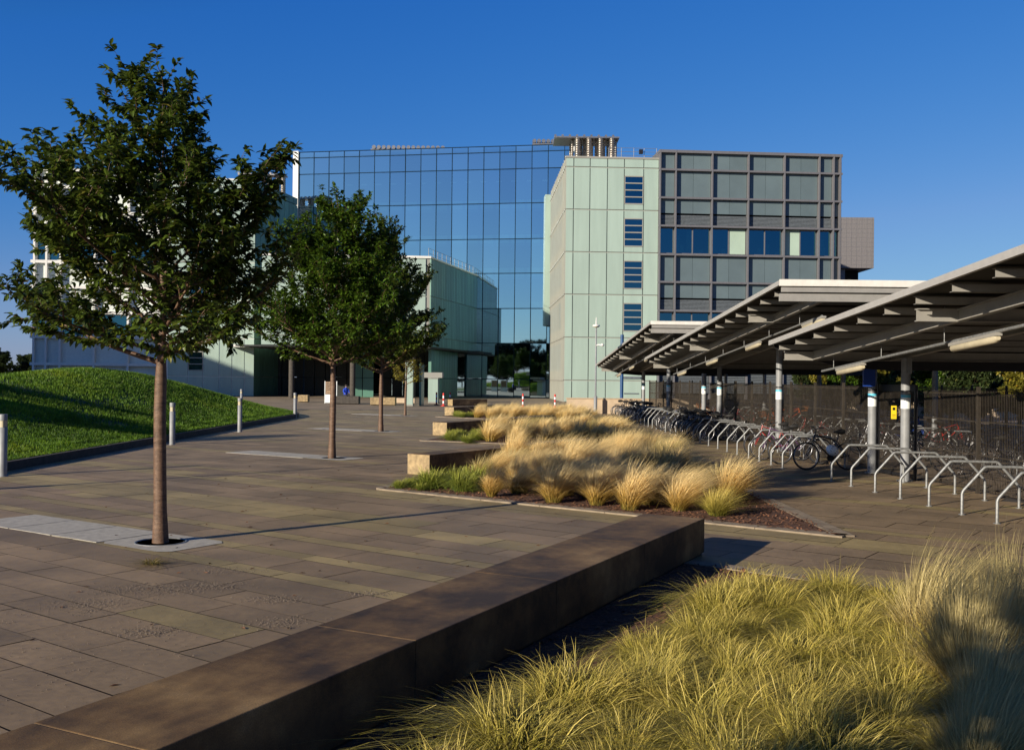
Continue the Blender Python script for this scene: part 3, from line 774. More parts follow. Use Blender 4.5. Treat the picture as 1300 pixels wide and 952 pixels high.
pts = [(-30.4+i*.75, 112+.5*(i % 2), .26) for i in range(7)]
ducts('roof_ducts', 'ribbed metal ducts on the roof left of the glass atrium', pts, 22.6, 2.0, .3, 0, (-30.9, -25.6, 111.6, 113))
m = MB()
for i in range(15): m.tube([(-17.1+i*.6, 121.5, 30.15), (-17.1+i*.6, 124, 30.15)], .24, 10)
m.box(-17.5, -8.2, 121.6, 124, 28.5, 29.95); tag(m.build('roof_vent_row', 'duct_metal'), 'low row of dark roof vents on top of the glass atrium, towards its left', 'roof vents')
m = MB(); [m.tube([(2.4+i*.55, 119.0, 30.5), (2.4+i*.55, 121, 30.5)], .24, 10) for i in range(8)]; m.box(2.2, 6.6, 119.1, 121, 28.5, 30.25); tag(m.build('roof_vent_row', 'duct_metal'), 'short row of dark roof vents where the glass atrium meets the ribbed ducts', 'roof vents')

# ---- left: white gridded block joined to a pale panel block
xa, ya, xb, yb = -49.6, 103.3, -27.4, 106.0
M, L = facade(xa, ya, xb, yb); LB = empty('white_framed_block', (xa, ya, 0), 0, 'white framed office block behind the front tree, at the far left', 'building')
ML = Matrix.Translation((-xa, -ya, 0)) @ M
m = MB(); m.box(0.05, 13.4, -28, -.7, 0, 23.0, ML); m.build('core', 'white_panel', LB)
colsL = [.0, 1.2, 2.6, 6.0, 9.4, 12.4, 13.4]; rowsL = [23.4, 21.6, 19.0, 16.4, 13.8, 11.2, 8.6, 6.0, 3.2]
fm = MB()
for i, s in enumerate(colsL): fm.box(s-.1, s+.1, -.7, 0, 0, 23.39-.001*i, ML)
for z in rowsL: fm.box(-.35, 13.45, -.7, -.012, z-.15, z+.15, ML)
fm.build('frame_grid', 'white_frame', LB)
pn = MB(); 
for r_ in range(8):
    for c_ in range(6):
        s0, s1, zt, zb = colsL[c_]+.1, colsL[c_+1]-.1, rowsL[r_]-.15, rowsL[r_+1]+.15
        if c_ == 0: pn = MB()
        if r_ in (3, 6):
            f = MB(); f.box(s0, s1, -.66, -.6, zb, zb+.1, ML); f.box(s0, s1, -.66, -.6, zt-.1, zt, ML); f.box(s0, s0+.06, -.66, -.6, zb+.1, zt-.1, ML); f.box(s1-.06, s1, -.66, -.6, zb+.1, zt-.1, ML); fr = f.build('window', 'white_frame', LB)
            g_ = MB(); tilted(g_, ML, s0, s1, zb+.1, zt-.1, -.62, rb, .003); g_.build('pane', 'window_glass', fr)
        else: pn.box(s0, s1, -.68, -.5, zb, zt, ML)
        if c_ == 5 and pn.v: pn.build('panel_row', 'white_panel', LB)
gl = MB(); gl.add([ML @ Vector(p) for p in ((-.12, -.3, 0), (-.4, -6, 0), (-.4, -6, 23), (-.12, -.3, 23))], [(3, 2, 1, 0)]); gl.build('side_glass', 'window_glass', LB)
x2, y2 = (M @ Vector((13.45, 0, 0)))[:2]
M2, L2 = facade(x2, y2, xb, yb); LP = empty('pale_glass_block', (x2, y2, 0), 0, 'pale green panelled block with barred windows, left of the dark undercroft', 'building')
M2 = Matrix.Translation((-x2, -y2, 0)) @ M2
pale_block(M2, L2, 22.95, [0, 2.1, 3.65, 5.3, 6.6, 7.9, L2], hj[:-1]+[22.9], LP, .6, win=(1, [(z-3.4, z-.8) for z in (22.15, 18.15, 14.15, 10.15, 6.1)]), jm='white_frame')
# its shaded side towards the atrium
M3, L3 = facade(xb, yb, -25.3, 117.0); M3 = Matrix.Translation((-x2, -y2, 0)) @ M3
sp = MB(); k = 0
s = 0
while s < L3-1:
    for z0, z1 in zip(hj[:-1], hj[1:]): sp.box(s+.03, s+1.2, -.3, -.02, z0+.04, z1-.04, M3)
    s += 1.24
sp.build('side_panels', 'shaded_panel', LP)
m = MB(); m.box(.05, L3, -20, -.31, 0, 22.9, M3); m.build('core', 'joint_grey', LP)
m = MB(); m.box(-2.2, 3.0, .05, 2.3, 5.15, 5.4, Matrix.Translation((-x2, -y2, 0)) @ facade(xb, yb, xb+5, yb+.6)[0]); m.build('entrance_canopy', 'white_frame', LP)

# ---- middle wing on an undercroft
WA = empty('middle_wing', (-24.5, 97.2, 0), 0, 'lower green glass wing raised over a dark undercroft, behind the middle trees', 'building')
Tw = Matrix.Translation((24.5, -97.2, 0))
Mw, Lw = facade(-24.5, 97.2, -8.1, 98.6); Mw = Tw @ Mw
pz = [5.2, 6.2, 10.2, 13.9]; b = MB(); s = 0
while s < Lw-.5:
    for z0, z1 in zip(pz[:-1], pz[1:]): b.box(s+.04, min(s+1.55, Lw)-.02, -.1, 0, z0+.04, z1-.04, Mw)
    s += 1.6
b.build('front_panels', 'pale_panel', WA)
wx = [(-24.5+.1, 97.3), (-8.15, 98.7), (-4.2, 115.6), (-24.3, 116)]
b = MB(); b.prism([(x+24.5, y-97.2) for x, y in wx], 5.22, 13.95); b.build('upper_storeys', 'joint_grey', WA)
Me, Le = facade(-8.1, 98.6, -4.05, 115.8); Me = Tw @ Me
b = MB(); s = 0
while s < Le-.3:
    for z0, z1 in zip(pz[:-1], pz[1:]): b.box(s+.012, s+.58, -.12, 0, z0+.03, z1-.03, Me)
    s += .6
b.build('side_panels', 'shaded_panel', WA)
b = MB(); b.box(-.05, Lw, -.3, .06, 13.93, 14.15, Mw); b.box(0, Le, -.3, .05, 13.93, 14.1, Me); b.build('coping', 'white_frame', WA)
rl = MB()
for i in range(12): rl.tube([Me @ Vector((i*1.5+.4, -.4, 14)), Me @ Vector((i*1.5+.4, -.4, 15.0))], .025, 5)
for z in (14.5, 15.0): rl.tube([Me @ Vector((.4, -.4, z)), Me @ Vector((16.9, -.4, z))], .02, 5)
rl.build('roof_rail', 'galvanised', WA)
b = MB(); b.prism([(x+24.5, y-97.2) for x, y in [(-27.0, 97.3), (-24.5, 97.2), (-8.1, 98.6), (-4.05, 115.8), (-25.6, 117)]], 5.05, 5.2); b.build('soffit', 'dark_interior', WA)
# recessed ground storey
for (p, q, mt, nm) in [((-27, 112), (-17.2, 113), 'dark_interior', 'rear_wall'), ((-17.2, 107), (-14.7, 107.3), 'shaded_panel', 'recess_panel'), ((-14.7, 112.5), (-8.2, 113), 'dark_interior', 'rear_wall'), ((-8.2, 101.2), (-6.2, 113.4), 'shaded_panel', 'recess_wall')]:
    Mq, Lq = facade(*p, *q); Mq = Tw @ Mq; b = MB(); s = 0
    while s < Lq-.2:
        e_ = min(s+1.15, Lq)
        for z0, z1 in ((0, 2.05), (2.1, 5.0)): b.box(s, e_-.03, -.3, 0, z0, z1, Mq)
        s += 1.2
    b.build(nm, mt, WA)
b = MB()
for x, y in ((-22, 99.6), (-16, 100.2), (-10, 100.6)): b.tube([(x+24.5, y-97.2, 0), (x+24.5, y-97.2, 5.1)], .28, 14)
b.build('columns', 'dark_kerb', WA)
# dark entrance recess at the foot of the atrium
b = MB(); Mq, Lq = facade(-6.1, 113.2, 3.4, 112.2)
b.box(.2, 2.6, -3, 1.2, 4.9, 5.2, Mq); tag(b.build('entrance_canopy', 'dark_interior'), 'thin dark canopy over the atrium entrance doors', 'canopy')
# free standing pale slabs near the entrance
def slab(x, y, w_, d_, h, label, mt='pale_panel'):
    m = MB(); m.box(-w_/2, w_/2, -d_/2, d_/2, .12, h, mi=0); m.box(-w_/2-.02, w_/2+.02, -d_/2-.02, d_/2+.02, 0, .12, mi=1)
    m.box(-w_/2-.03, w_/2+.03, -d_/2-.03, d_/2+.03, h, h+.08, mi=1)
    o = m.build('wall_pier', [mt, 'joint_grey'], bevel=.008); o.location = (x, y, 0); tag(o, label, 'pier', 'pale wall piers before the entrance'); return o
slab(-7.75, 75.4, .58, .5, 3.3, 'pale green pier with a sunlit face beside the small fourth tree')
slab(-6.65, 85, .8, 1.6, 2.05, 'short pale pier just left of the striped posts')
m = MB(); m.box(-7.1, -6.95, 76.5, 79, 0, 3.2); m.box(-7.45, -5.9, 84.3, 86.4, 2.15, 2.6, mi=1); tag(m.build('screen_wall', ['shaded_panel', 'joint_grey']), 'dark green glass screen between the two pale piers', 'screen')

# ---- tiled tower behind the grey block
TT = empty('tiled_block', (41.5, 132, 0), 0, 'small brown tiled block with dark overhang behind the grey office block', 'building')
m = MB(); m.box(-4, 6.2, 0, 10, 17.2, 23.9); m.box(-4, 2.6, .6, 9, 0, 17.15); m.build('wall', 'tiled_wall', TT, bevel=.03)
m = MB()
for i in range(11): m.box(-4.01, 6.21, -.01, 0, 17.6+i*.6, 17.63+i*.6)
for i in range(15): m.box(-3.6+i*.68, -3.57+i*.68, -.012, 0, 17.2, 23.9)
m.build('tile_joints', 'taupe_frame', TT)
m = MB(); m.box(2.7, 5.2, 3, 9, 12.3, 17.15); m.build('recess', 'void_black', TT)
m = MB(); m.box(2.6, 9, 1, 9, 9, 12.2); m.build('lower_storey', 'tiled_wall', TT)

# ---- low rendered wall, right of the plaza
m = MB(); x = 3.45
while x < 33: m.box(x+.006, min(x+7.2, 33)-.006, 62.6, 63.0, 0, .93); x += 7.2
m.box(3.4, 33.05, 62.55, 63.05, .93, .98, mi=0)
tag(m.build('low_wall', 'beige_render'), 'long low beige rendered wall in front of the pale and grey blocks', 'wall')

# ---- lamp posts
def lamp_post(h, x, y, label, twin=True):
    r_ = empty('street_lamp', (x, y, 0), 0, label, 'street lamp')
    m = MB(); m.tube([(0, 0, 0), (0, 0, 1.1), (0, 0, 1.12), (0, 0, h)], [.11, .11, .055, .045], 12); m.build('post', 'grey_paint', r_)
    m = MB(); m.lathe([(.05, h), (.2, h+.02), (.24, h+.08), (.2, h+.13), (.05, h+.16), (.02, h+.6)], 14); m.build('lamp_head', 'white_frame', r_)
    m = MB(); m.lathe([(.06, h-.03), (.17, h-.01), (.17, h+.02)], 14); m.build('lens', 'lamp_diffuser', r_)
    return r_
l1 = lamp_post(5.4, 5.2, 62.0, 'slim grey lamp post in front of the low beige wall')
m = MB(); m.tube([(0, 0, 4.25), (.15, 0, 4.3), (.32, -.1, 4.28)], .05, 8); m.lathe([(.02, 4.2), (.12, 4.24), (.12, 4.32), (.03, 4.38)], 12, T=Matrix.Translation((.38, -.12, 0))); m.build('side_lamp', 'white_frame', l1)
m = MB(); m.tube([(0, 0, 0), (0, 0, 5.3)], .12, 12); o = m.build('blue_post', 'post_blue'); o.location = (7.7, 70, 0); tag(o, 'dark blue steel post rising behind the low wall', 'post')
# red and white posts
def striped(x, y, h, label):
    m = MB(); n = 5
    for i in range(n): m.lathe([(.065, h*i/n), (.065, h*(i+1)/n)], 12, mi=i % 2)
    m.lathe([(.2, 0), (.2, .05)], 12, mi=0)
    o = m.build('striped_post', ['red_paint', 'sign_white']); o.location = (x, y, 0); return tag(o, label, 'barrier post', 'red and white barrier posts')
for (x, y, t) in [(-6.0, 79.5, 'leftmost red and white barrier post beside the pale pier'), (-5.2, 76, 'second red and white barrier post, by the far stone block'), (-4.95, 80, 'third red and white barrier post, behind the far stone block'), (.85, 76, 'red and white post behind the far grasses, before the dark glass'), (3.25, 75, 'red and white post beside the end of the low beige wall')]: striped(x, y, 1.0, t)

# ---- sign board and the person in blue
r_ = empty('sign_board', (-14.6, 80.5, 0), 0, 'tan and white site sign board left of the person in blue', 'sign')
m = MB(); m.box(-.45, .45, -.03, .03, .75, 1.75); m.build('panel', 'timber', r_)
m = MB(); m.box(-.45, .45, -.04, .02, .05, .72); m.build('lower_panel', 'sign_white', r_)
m = MB(); m.box(-.5, -.45, -.05, .05, 0, 1.8); m.box(.45, .5, -.05, .05, 0, 1.8); m.build('posts', 'sign_white', r_)
m = MB(); [m.box(-.36, .1+.22*(i % 2), -.037, -.031, 1.55-i*.16, 1.6-i*.16) for i in range(4)]; m.build('text_lines', 'dark_interior', r_)
def person(x, y, label):
    me = bpy.data.meshes.new('person')
    V = [(0,0,.86),(0,-.0,1.05),(0,-.03,1.3),(0,-.06,1.44),(0,-.08,1.52),(0,-.1,1.63),
         (.1,-.02,.84),(.12,-.42,.86),(.12,-.46,.5),(.12,-.44,.08),(.12,-.56,.05),
         (-.1,-.02,.84),(-.12,-.42,.86),(-.12,-.46,.5),(-.12,-.44,.08),(-.12,-.56,.05),
         (.19,-.04,1.36),(.25,-.12,1.12),(.16,-.32,1.02),(-.19,-.04,1.36),(-.25,-.12,1.12),(-.16,-.32,1.02)]
    E = [(0,1),(1,2),(2,3),(3,4),(4,5),(0,6),(6,7),(7,8),(8,9),(9,10),(0,11),(11,12),(12,13),(13,14),(14,15),(2,16),(16,17),(17,18),(2,19),(19,20),(20,21)]
    R_ = [.15,.14,.17,.07,.055,.1,.09,.075,.055,.045,.04,.09,.075,.055,.045,.04,.07,.05,.035,.07,.05,.035]
    me.from_pydata([(a, b, c) for a, b, c in V], E, []); o = bpy.data.objects.new('person', me); C.objects.link(o)
    for n_ in ('jacket_blue', 'cloth_dark', 'skin'): me.materials.append(MAT[n_])
    sk = o.modifiers.new('skin', 'SKIN'); 
    for v, r in zip(me.skin_vertices[0].data, R_): v.radius = (r, r)
    me.skin_vertices[0].data[0].use_root = True
    o.modifiers.new('sub', 'SUBSURF').levels = 1
    dg = bpy.context.evaluated_depsgraph_get(); m2 = bpy.data.meshes.new_from_object(o.evaluated_get(dg))
    o.modifiers.clear(); o.data = m2
    m2.materials.clear(); [m2.materials.append(MAT[n_]) for n_ in ('jacket_blue', 'cloth_dark', 'skin')]
    for p in m2.polygons:
        z = p.center.z; p.use_smooth = True
        p.material_index = 2 if z > 1.5 or (p.center.y < -.3 and z > .97) else (0 if z > .93 else 1)
    o.location = (x, y, -.19); o.rotation_euler = (0, 0, .6); tag(o, label, 'person')
    h = MB(); h.lathe([(.02, 1.74), (.08, 1.72), (.108, 1.66), (.108, 1.58)], 12, T=Matrix.Translation((0, -.08, 0))); h.build('hair', 'hair', o)
    return o
pp = person(-13.3, 79.9, 'person in a bright blue jacket sitting on the dark block seat')
# ---- building outside the frame on the left (its shadow lies on the foot of the white block)
m = MB(); OB = empty('brick_block', (-101, 60, 0), .12, 'plain block beyond the left edge whose shadow falls on the white block', 'building')
m.box(-24, 10, -8, 8, 0, 27.5); m.box(10, 20, -8, 8, 0, 23.8); m.build('wall', 'far_brick', OB)
m = MB(); [m.box(-13+i*3.4, -11+i*3.4, -8.04, -7.98, z, z+1.8) for i in range(8) for z in (2, 6, 10, 14, 18)]; m.build('windows', 'dark_interior', OB)
# a long brick terrace and hedge line far behind the camera, mirrored in the glass
BB = empty('brick_block', (20, -70, 0), .1, 'brown brick block far behind the camera', 'building')
m = MB(); m.box(-12, 26, -10, 0, 0, 9); m.build('wall', 'far_brick', BB)
m = MB(); [m.box(-11+i*3, -9.4+i*3, .0, .06, z, z+1.5) for i in range(12) for z in (1.4, 5)]; m.build('windows', 'dark_interior', BB)
# ================================================================== cycle shelters
SL = -.0205                         # the shelters run almost straight away from the camera
def sh(x, y, z=0): return Vector((6.35+SL*y+x, y, z))
SHM = Matrix(((1, SL, 0, 6.35), (0, 1, 0, 0), (0, 0, 1, 0), (0, 0, 0, 1)))
W_ = 9.2
def shelter(yl, ln, colsY, armsY, label):
    yn = yl-ln; P0_ = sh(0, yl); r_ = empty('cycle_shelter', (P0_.x, P0_.y, 0), 0, label, 'cycle shelter', 'stepped cycle shelters beside the bike stands')
    T = Matrix.Translation((-P0_.x, -P0_.y, 0)) @ SHM
    z = lambda y: 3.05+.068*(yl-y)
    # corrugated roof sheet: ribs run across the shelter
    m = MB(); n = int(ln/.1); vs = []
    for i in range(n+1):
        y = yn+ln*i/n; zz = z(y)-.045+(.018 if i % 2 else -.018)
        vs += [T @ Vector((.03, y, zz)), T @ Vector((W_, y, zz))]
    m.add(vs, [(2*i, 2*i+1, 2*i+3, 2*i+2) for i in range(n)]); 
    o = m.build('roof_sheet', 'roof_sheet', r_); s_ = o.modifiers.new('solid', 'SOLIDIFY'); s_.thickness = .012
    def beam(m, p, q, w, h, T=T):     # sloping bar p->q, top centre line
        p, q = Vector(p), Vector(q); d = (q-p).normalized(); sd = Vector((0,0,1)).cross(d).normalized(); up = d.cross(sd)
        vs = []
        for a in (p, q):
            for sx, sz in ((-1, -1), (1, -1), (1, 0), (-1, 0)): vs.append(T @ (a+sd*(w/2*sx)+Vector((0, 0, 1))*(h*(0 if sz == 0 else -1))))
        m.add(vs, [(3, 2, 1, 0), (4, 5, 6, 7), (0, 1, 5, 4), (1, 2, 6, 5), (2, 3, 7, 6), (3, 0, 4, 7)])
    def ibeam(m, p, q, w, h):
        beam(m, p, q, w, .016); beam(m, (p[0], p[1], p[2]-h+.016), (q[0], q[1], q[2]-h+.016), w, .016)
        beam(m, (p[0], p[1], p[2]-.016), (q[0], q[1], q[2]-.016), .012, h-.032)
    m = MB(); beam(m, (0, yn, z(yn)+.02), (0, yl, z(yl)+.02), .06, .105); m.build('edge_fascia', 'fascia_grey', r_)
    m = MB(); m.box(-.03, W_, yn-.06, yn-.005, z(yn)-.11, z(yn)+.035, T); m.build('end_fascia', 'fascia_white', r_)
    m = MB(); m.box(.02, W_, yn-.03, yn+.03, z(yn)-.24, z(yn)-.135, T); m.box(.0, W_, yn+.02, yn+.12, z(yn)-.44, z(yn)-.27, T); m.build('end_beam', 'canopy_steel', r_)
    y = yl-.35
    while y > yn+.6:
        m = MB(); zz = z(y)-.1
        m.box(.1, W_-.1, y-.05, y-.044, zz-.12, zz, T); m.box(.1, W_-.1, y-.05, y+.03, zz-.006, zz, T); m.box(.1, W_-.1, y-.05, y+.03, zz-.12, zz-.114, T)
        m.build('purlin', 'canopy_steel', r_); y -= 1.2
    for y in armsY:
        m = MB(); ibeam(m, (.28, y, z(y)-.235), (W_-.3, y, z(y)-.235), .13, .2); m.build('cross_beam', 'canopy_steel', r_)
    for x_ in (.95, 2.7, 7.6):
        m = MB(); ibeam(m, (x_, yn+.2, z(yn+.2)-.24), (x_, yl-.1, z(yl-.1)-.24), .12, .19); m.build('long_beam', 'canopy_steel', r_)
    # deep gutter panel closing the low end
    m = MB(); pg = [(.08, 3.0), (W_, 3.0), (W_, 2.42), (2.6, 2.42), (1.5, 2.5), (.1, 2.9)]
    vs = [T @ Vector((a, yl+dy, b)) for dy in (-.03, .03) for a, b in pg]; k = len(pg)
    m.add(vs, [tuple(range(k)), tuple(range(2*k-1, k-1, -1))]+[(i, i+k, (i+1) % k+k, (i+1) % k) for i in range(k)]); m.build('gutter_panel', 'black_metal', r_)
    for i, y in enumerate(colsY):
        m = MB(); c = T @ Vector((2.7, y, 0)); h = z(y)-.43
        m.tube([(c.x, c.y, 0), (c.x, c.y, h)], .1, 20); m.lathe([(.17, 0), (.17, .018)], 16, T=Matrix.Translation((c.x, c.y, 0))); m.box(-.14, .14, -.14, .14, h-.015, h, Matrix.Translation(c))
        m.box(-.012, .012, -.3, -.09, h-.35, h, Matrix.Translation(c))
        co_ = m.build('column', 'grey_paint', r_)
        nt_ = MB(); z0 = 1.58; nt_.lathe([(.1025, z0), (.1025, z0+.24)], 20, 0, Matrix.Translation((c.x, c.y, 0))); nt_.lathe([(.1025, z0+.24), (.1025, z0+.3)], 20, 1, Matrix.Translation((c.x, c.y, 0)))
        nt_.lathe([(.104, z0+.36), (.104, z0+.4)], 20, 2, Matrix.Translation((c.x, c.y, 0)))
        nt_.build('notice_band', ['sign_white', 'sign_cyan', 'black_metal'], co_)
    for x_ in (8.6,):
        for y in colsY:
            m = MB(); c = T @ Vector((x_-1, y, 0)); m.tube([(c.x, c.y, 0), (c.x, c.y, z(y)-.43)], .09, 14); m.build('rear_column', 'grey_paint', r_)
    # conduit rail hung below the roof, a thing of its own
    cr = MB(); xo = 1.12
    cr.tube([sh(xo, yn+.6, z(yn+.6)-.68), sh(xo, yl-.25, z(yl-.25)-.68)], .028, 8)
    y = yl-1.0
    while y > yn+.6: cr.tube([sh(xo, y, z(y)-.68), sh(xo, y, z(y)-.06)], .008, 5); y -= 2.66
    tag(cr.build('conduit_rail', 'galvanised'), 'metal conduit rail hanging under the '+label.split(' ')[0]+' shelter roof', 'conduit')
    k = 0; y = yl-2.0
    while y > yn+1:
        f = empty('strip_light', sh(xo, y, z(y)-.72), 0, ORD[k]+' tube light from the far end under the '+label.split(' ')[0]+' shelter', 'strip light', 'strip lights hung under the cycle shelters')
        f.rotation_euler = (-math.atan(.068), 0, 0)
        m = MB(); m.box(-.05, .05, -.8, .8, -.03, .02); m.build('housing', 'canopy_steel', f)
        m = MB(); m.tube([(0, -.78, -.06), (0, -.72, -.07), (0, .72, -.07), (0, .78, -.06)], [.035, .06, .06, .035], 12); m.build('diffuser', 'lamp_diffuser', f)
        y -= 5.33; k += 1
shelter(22.8, 19.4, [21.8, 13.8, 5.8], [22.6, 15.6, 8.3], 'nearest open cycle shelter, its roof rising past the right edge')
shelter(41.2, 19.2, [23.7, 31.4, 39.6], [40.9, 33.4, 25.8], 'middle open cycle shelter with a bright white end fascia')
shelter(60.6, 20.8, [42.5, 51.0, 59.4], [60.2, 51.8, 43.4], 'farthest open cycle shelter, lowest in the picture')
# blue sign, yellow gate notice
m = MB(); m.box(-.14, .14, -.02, .02, 0, .42); m.box(-.01, .01, -.01, .01, .42, .62)
r_ = empty('hanging_sign', (8.3, 23.2, 2.05), 0, 'small dark blue sign hung at the top of a shelter column', 'sign'); m.build('panel', 'sign_blue', r_)

# ---- bike hoops
def hoopmesh():
    pts = [(0,0,-.02),(0,0,.34),(.012,0,.375),(.03,0,.405),(.33,0,.755),(.355,0,.78),(.39,0,.79),(1.11,0,.79),(1.145,0,.78),(1.17,0,.755),(1.47,0,.405),(1.488,0,.375),(1.5,0,.34),(1.5,0,-.02)]
    m = MB(); m.tube(pts, .024, 12)
    for x in (0, 1.5): m.lathe([(.055, 0), (.055, .008), (.026, .012)], 12, T=Matrix.Translation((x, 0, 0)))
    return m.mesh('bike_hoop', 'galvanised')
HM = hoopmesh()
def xr(y):
    P = [(10, 7.9), (15.3, 7.47), (21.6, 6.94), (25, 6.72), (30, 6.56), (35, 6.5), (46, 6.3), (60, 6.0)]
    for (a, p), (b, q) in zip(P[:-1], P[1:]):
        if a <= y <= b: return p+(q-p)*(y-a)/(b-a)
    return 6
hi = 0
def hoop(x, y, label, group, rz=-.1):
    o = bpy.data.objects.new('bike_hoop', HM); C.objects.link(o); o.location = (x, y, 0); o.rotation_euler = (0, 0, rz); tag(o, label, 'bike stand', group)
for i, y in enumerate([14.35, 15.32, 16.33, 17.4, 18.46, 19.5, 20.6, 21.6]):
    hoop(xr(y), y, ORD[i]+' empty galvanised hoop from the right edge, in the nearest run of stands', 'galvanised bike hoops in the nearest run')
for i, y in enumerate([24.76, 25.7, 26.8, 27.85, 29.1, 30.3, 31.6, 33.0, 34.4]):
    hoop(xr(y), y, ORD[i]+' galvanised hoop of the middle run, counted from the near end', 'galvanised bike hoops in the middle run')
y = 35.6
while y < 52: hoop(xr(y), y, 'small galvanised hoop among parked bikes at the far end of the row', 'galvanised bike hoops in the far run'); y += 1.15
for i in range(24):
    y = 15.5+i*1.6
    hoop(12.4+SL*y, y, 'dark galvanised hoop inside the fenced compound', 'bike hoops inside the compound')

# ---- bicycles
def wheel_parts(root, x, detail=True, disc=False):
    Rw = .34; T = Matrix.Translation((x, 0, Rw)) @ Matrix.Rotation(PI/2, 4, 'X')
    n = 40 if detail else 24
    m = MB(); m.tube([(Rw*math.cos(2*PI*k/n)*.955, Rw*math.sin(2*PI*k/n)*.955, 0) for k in range(n)], .018, 6, close=True, T=T); w_ = m.build('wheel', 'rubber', root)
    m = MB(); m.tube([(.302*math.cos(2*PI*k/n), .302*math.sin(2*PI*k/n), 0) for k in range(n)], .011, 5, close=True, T=T); m.build('rim', 'alloy', w_)
    m = MB(); ns = 28 if detail else 14
    for k in range(ns):
        a = 2*PI*k/ns; b = a+.5*(1 if k % 2 else -1); s = .02*(1 if k % 4 < 2 else -1)
        m.tube([(.02*math.cos(b), .02*math.sin(b), s), (.3*math.cos(a), .3*math.sin(a), 0)], .0016 if detail else .0022, 3, T=T, caps=False)
    m.tube([(0, 0, -.05), (0, 0, .05)], .018, 8, T=T); m.build('spokes', 'alloy', w_)
def bike(paint, bar='flat', basket=False, guards=False, detail=True):
    """local x forward; rear wheel at -.52, front wheel at +.53"""
    r_ = empty('bicycle'); n = 8 if detail else 6
    wheel_parts(r_, -.52, detail); wheel_parts(r_, .53, detail)
    BBk, ST, HT, HB, RA = (-.1, 0, .29), (-.27, 0, .78), (.31, 0, .86), (.345, 0, .73), (-.52, 0, .34)
    seatcl = (-.235, 0, .71)
    m = MB(); m.tube([BBk, ST], .016, n); m.tube([seatcl if bar == 'flat' else (-.2, 0, .58), HT], .016, n); m.tube([BBk, HB], .019, n); m.tube([(.30, 0, .9), HB], .021, n)
    for s in (-.045, .045): m.tube([(BBk[0], s*.6, BBk[2]), (RA[0], s*1.2, RA[2])], .009, 6); m.tube([seatcl, (RA[0], s*1.2, RA[2])], .008, 6)
    m.build('frame', paint, r_)
    m = MB()
    for s in (-.05, .05): m.tube([(HB[0], s*.5, HB[2]), (.39, s, .6), (.53, s, .34)], .011, 6)
    m.build('fork', paint, r_)
    m = MB(); m.tube([(.30, 0, .88), (.285, 0, .98)], .014, 6)
    if bar == 'flat': m.tube([(.2, -.3, 1.03), (.3, -.12, 1.0), (.31, 0, .99), (.3, .12, 1.0), (.2, .3, 1.03)], .012, 6)
    else: m.tube([(.3, -.2, .84), (.42, -.21, .86), (.44, -.21, .96), (.34, -.2, .99), (.3, 0, .99), (.34, .2, .99), (.44, .21, .96), (.42, .21, .86), (.3, .2, .84)], .013, 6)
    m.build('handlebar', 'black_metal', r_)
    m = MB(); m.tube([ST, (-.29, 0, .9)], .012, 6)
    m.tube([(-.44, 0, .93), (-.36, 0, .935), (-.24, 0, .925), (-.16, 0, .92)], [.05, .075, .035, .018], 10, T=Matrix.Scale(1, 4)); m.build('saddle', 'saddle_black', r_)
    m = MB(); T = Matrix.Translation((BBk[0], -.055, BBk[2])) @ Matrix.Rotation(PI/2, 4, 'X')
    m.lathe([(.09, -.003), (.09, .003)], 20, T=T); m.tube([(0, 0, 0), (.1, -.13, -.02)], .01, 6, T=T); m.box(.07, .13, -.16, -.1, -.06, .01, T)
    T2 = Matrix.Translation((BBk[0], .055, BBk[2])) @ Matrix.Rotation(PI/2, 4, 'X'); m.tube([(0, 0, 0), (-.1, .13, .02)], .01, 6, T=T2); m.box(-.13, -.07, .1, .16, -.01, .06, T2)
    m.build('crankset', 'black_metal', r_)
    if guards:
        m = MB()
        for cx, a0, a1 in ((-.52, .3, 2.9), (.53, .6, 2.7)):
            k = 12; pts = [(cx+.375*math.cos(a0+(a1-a0)*i/k), .34+.375*math.sin(a0+(a1-a0)*i/k)) for i in range(k+1)]
            vs = [(x, s, z) for x, z in pts for s in (-.025, .025)]; m.add(vs, [(2*i, 2*i+1, 2*i+3, 2*i+2) for i in range(k)])
        m.build('mudguards', 'black_metal', r_)
        m = MB(); m.box(-.68, -.36, -.06, .06, .73, .745); m.tube([(-.52, .06, .34), (-.6, .06, .73)], .006, 5); m.tube([(-.52, -.06, .34), (-.6, -.06, .73)], .006, 5); m.build('rear_rack', 'black_metal', r_)
    if basket:
        m = MB()
        for i in range(7):
            z = .78+i*.035; q = .11+i*.006; m.tube([(.44-.0, -q, z), (.44+2*q, -q, z), (.44+2*q, q, z), (.44, q, z)], .006, 4, close=True)
        for k in range(6):
            for s in (-1, 1): m.tube([(.44+k*.045, s*.11, .78), (.44+k*.055, s*.146, .99)], .005, 4)
        m.build('basket', 'basket', r_)
    return r_
PRO = [bike('bike_black', 'flat', False, True), bike('bike_silver', 'drop'), bike('bike_red', 'flat', False, False, False), bike('bike_blue', 'flat', False, True, False), bike('bike_purple', 'flat', False, False, True), bike('bike_orange', 'drop', True, False, False), bike('bike_black', 'drop', False, False, False)]
WORD = ['black', 'silver', 'red', 'blue', 'purple', 'orange', 'dark']
used = set()
def put_bike(k, x, y, rz, label, group, lean=0):
    o = PRO[k] if k not in used else copy_tree(PRO[k]); used.add(k)
    o.location = (x, y, 0); o.rotation_euler = (lean, 0, rz); tag(o, label, 'bicycle', group); return o
rk = random.Random(9)
GQ = 'bicycles locked along the open stands'
put_bike(0, 7.72, 24.35, PI+.08, 'black bicycle with mudguards, nearest of all, beside the hanging white helmet', GQ, .05)
put_bike(1, 7.5, 25.9, .05, 'silver drop handlebar bicycle two stands behind the nearest bicycle', GQ, -.04)
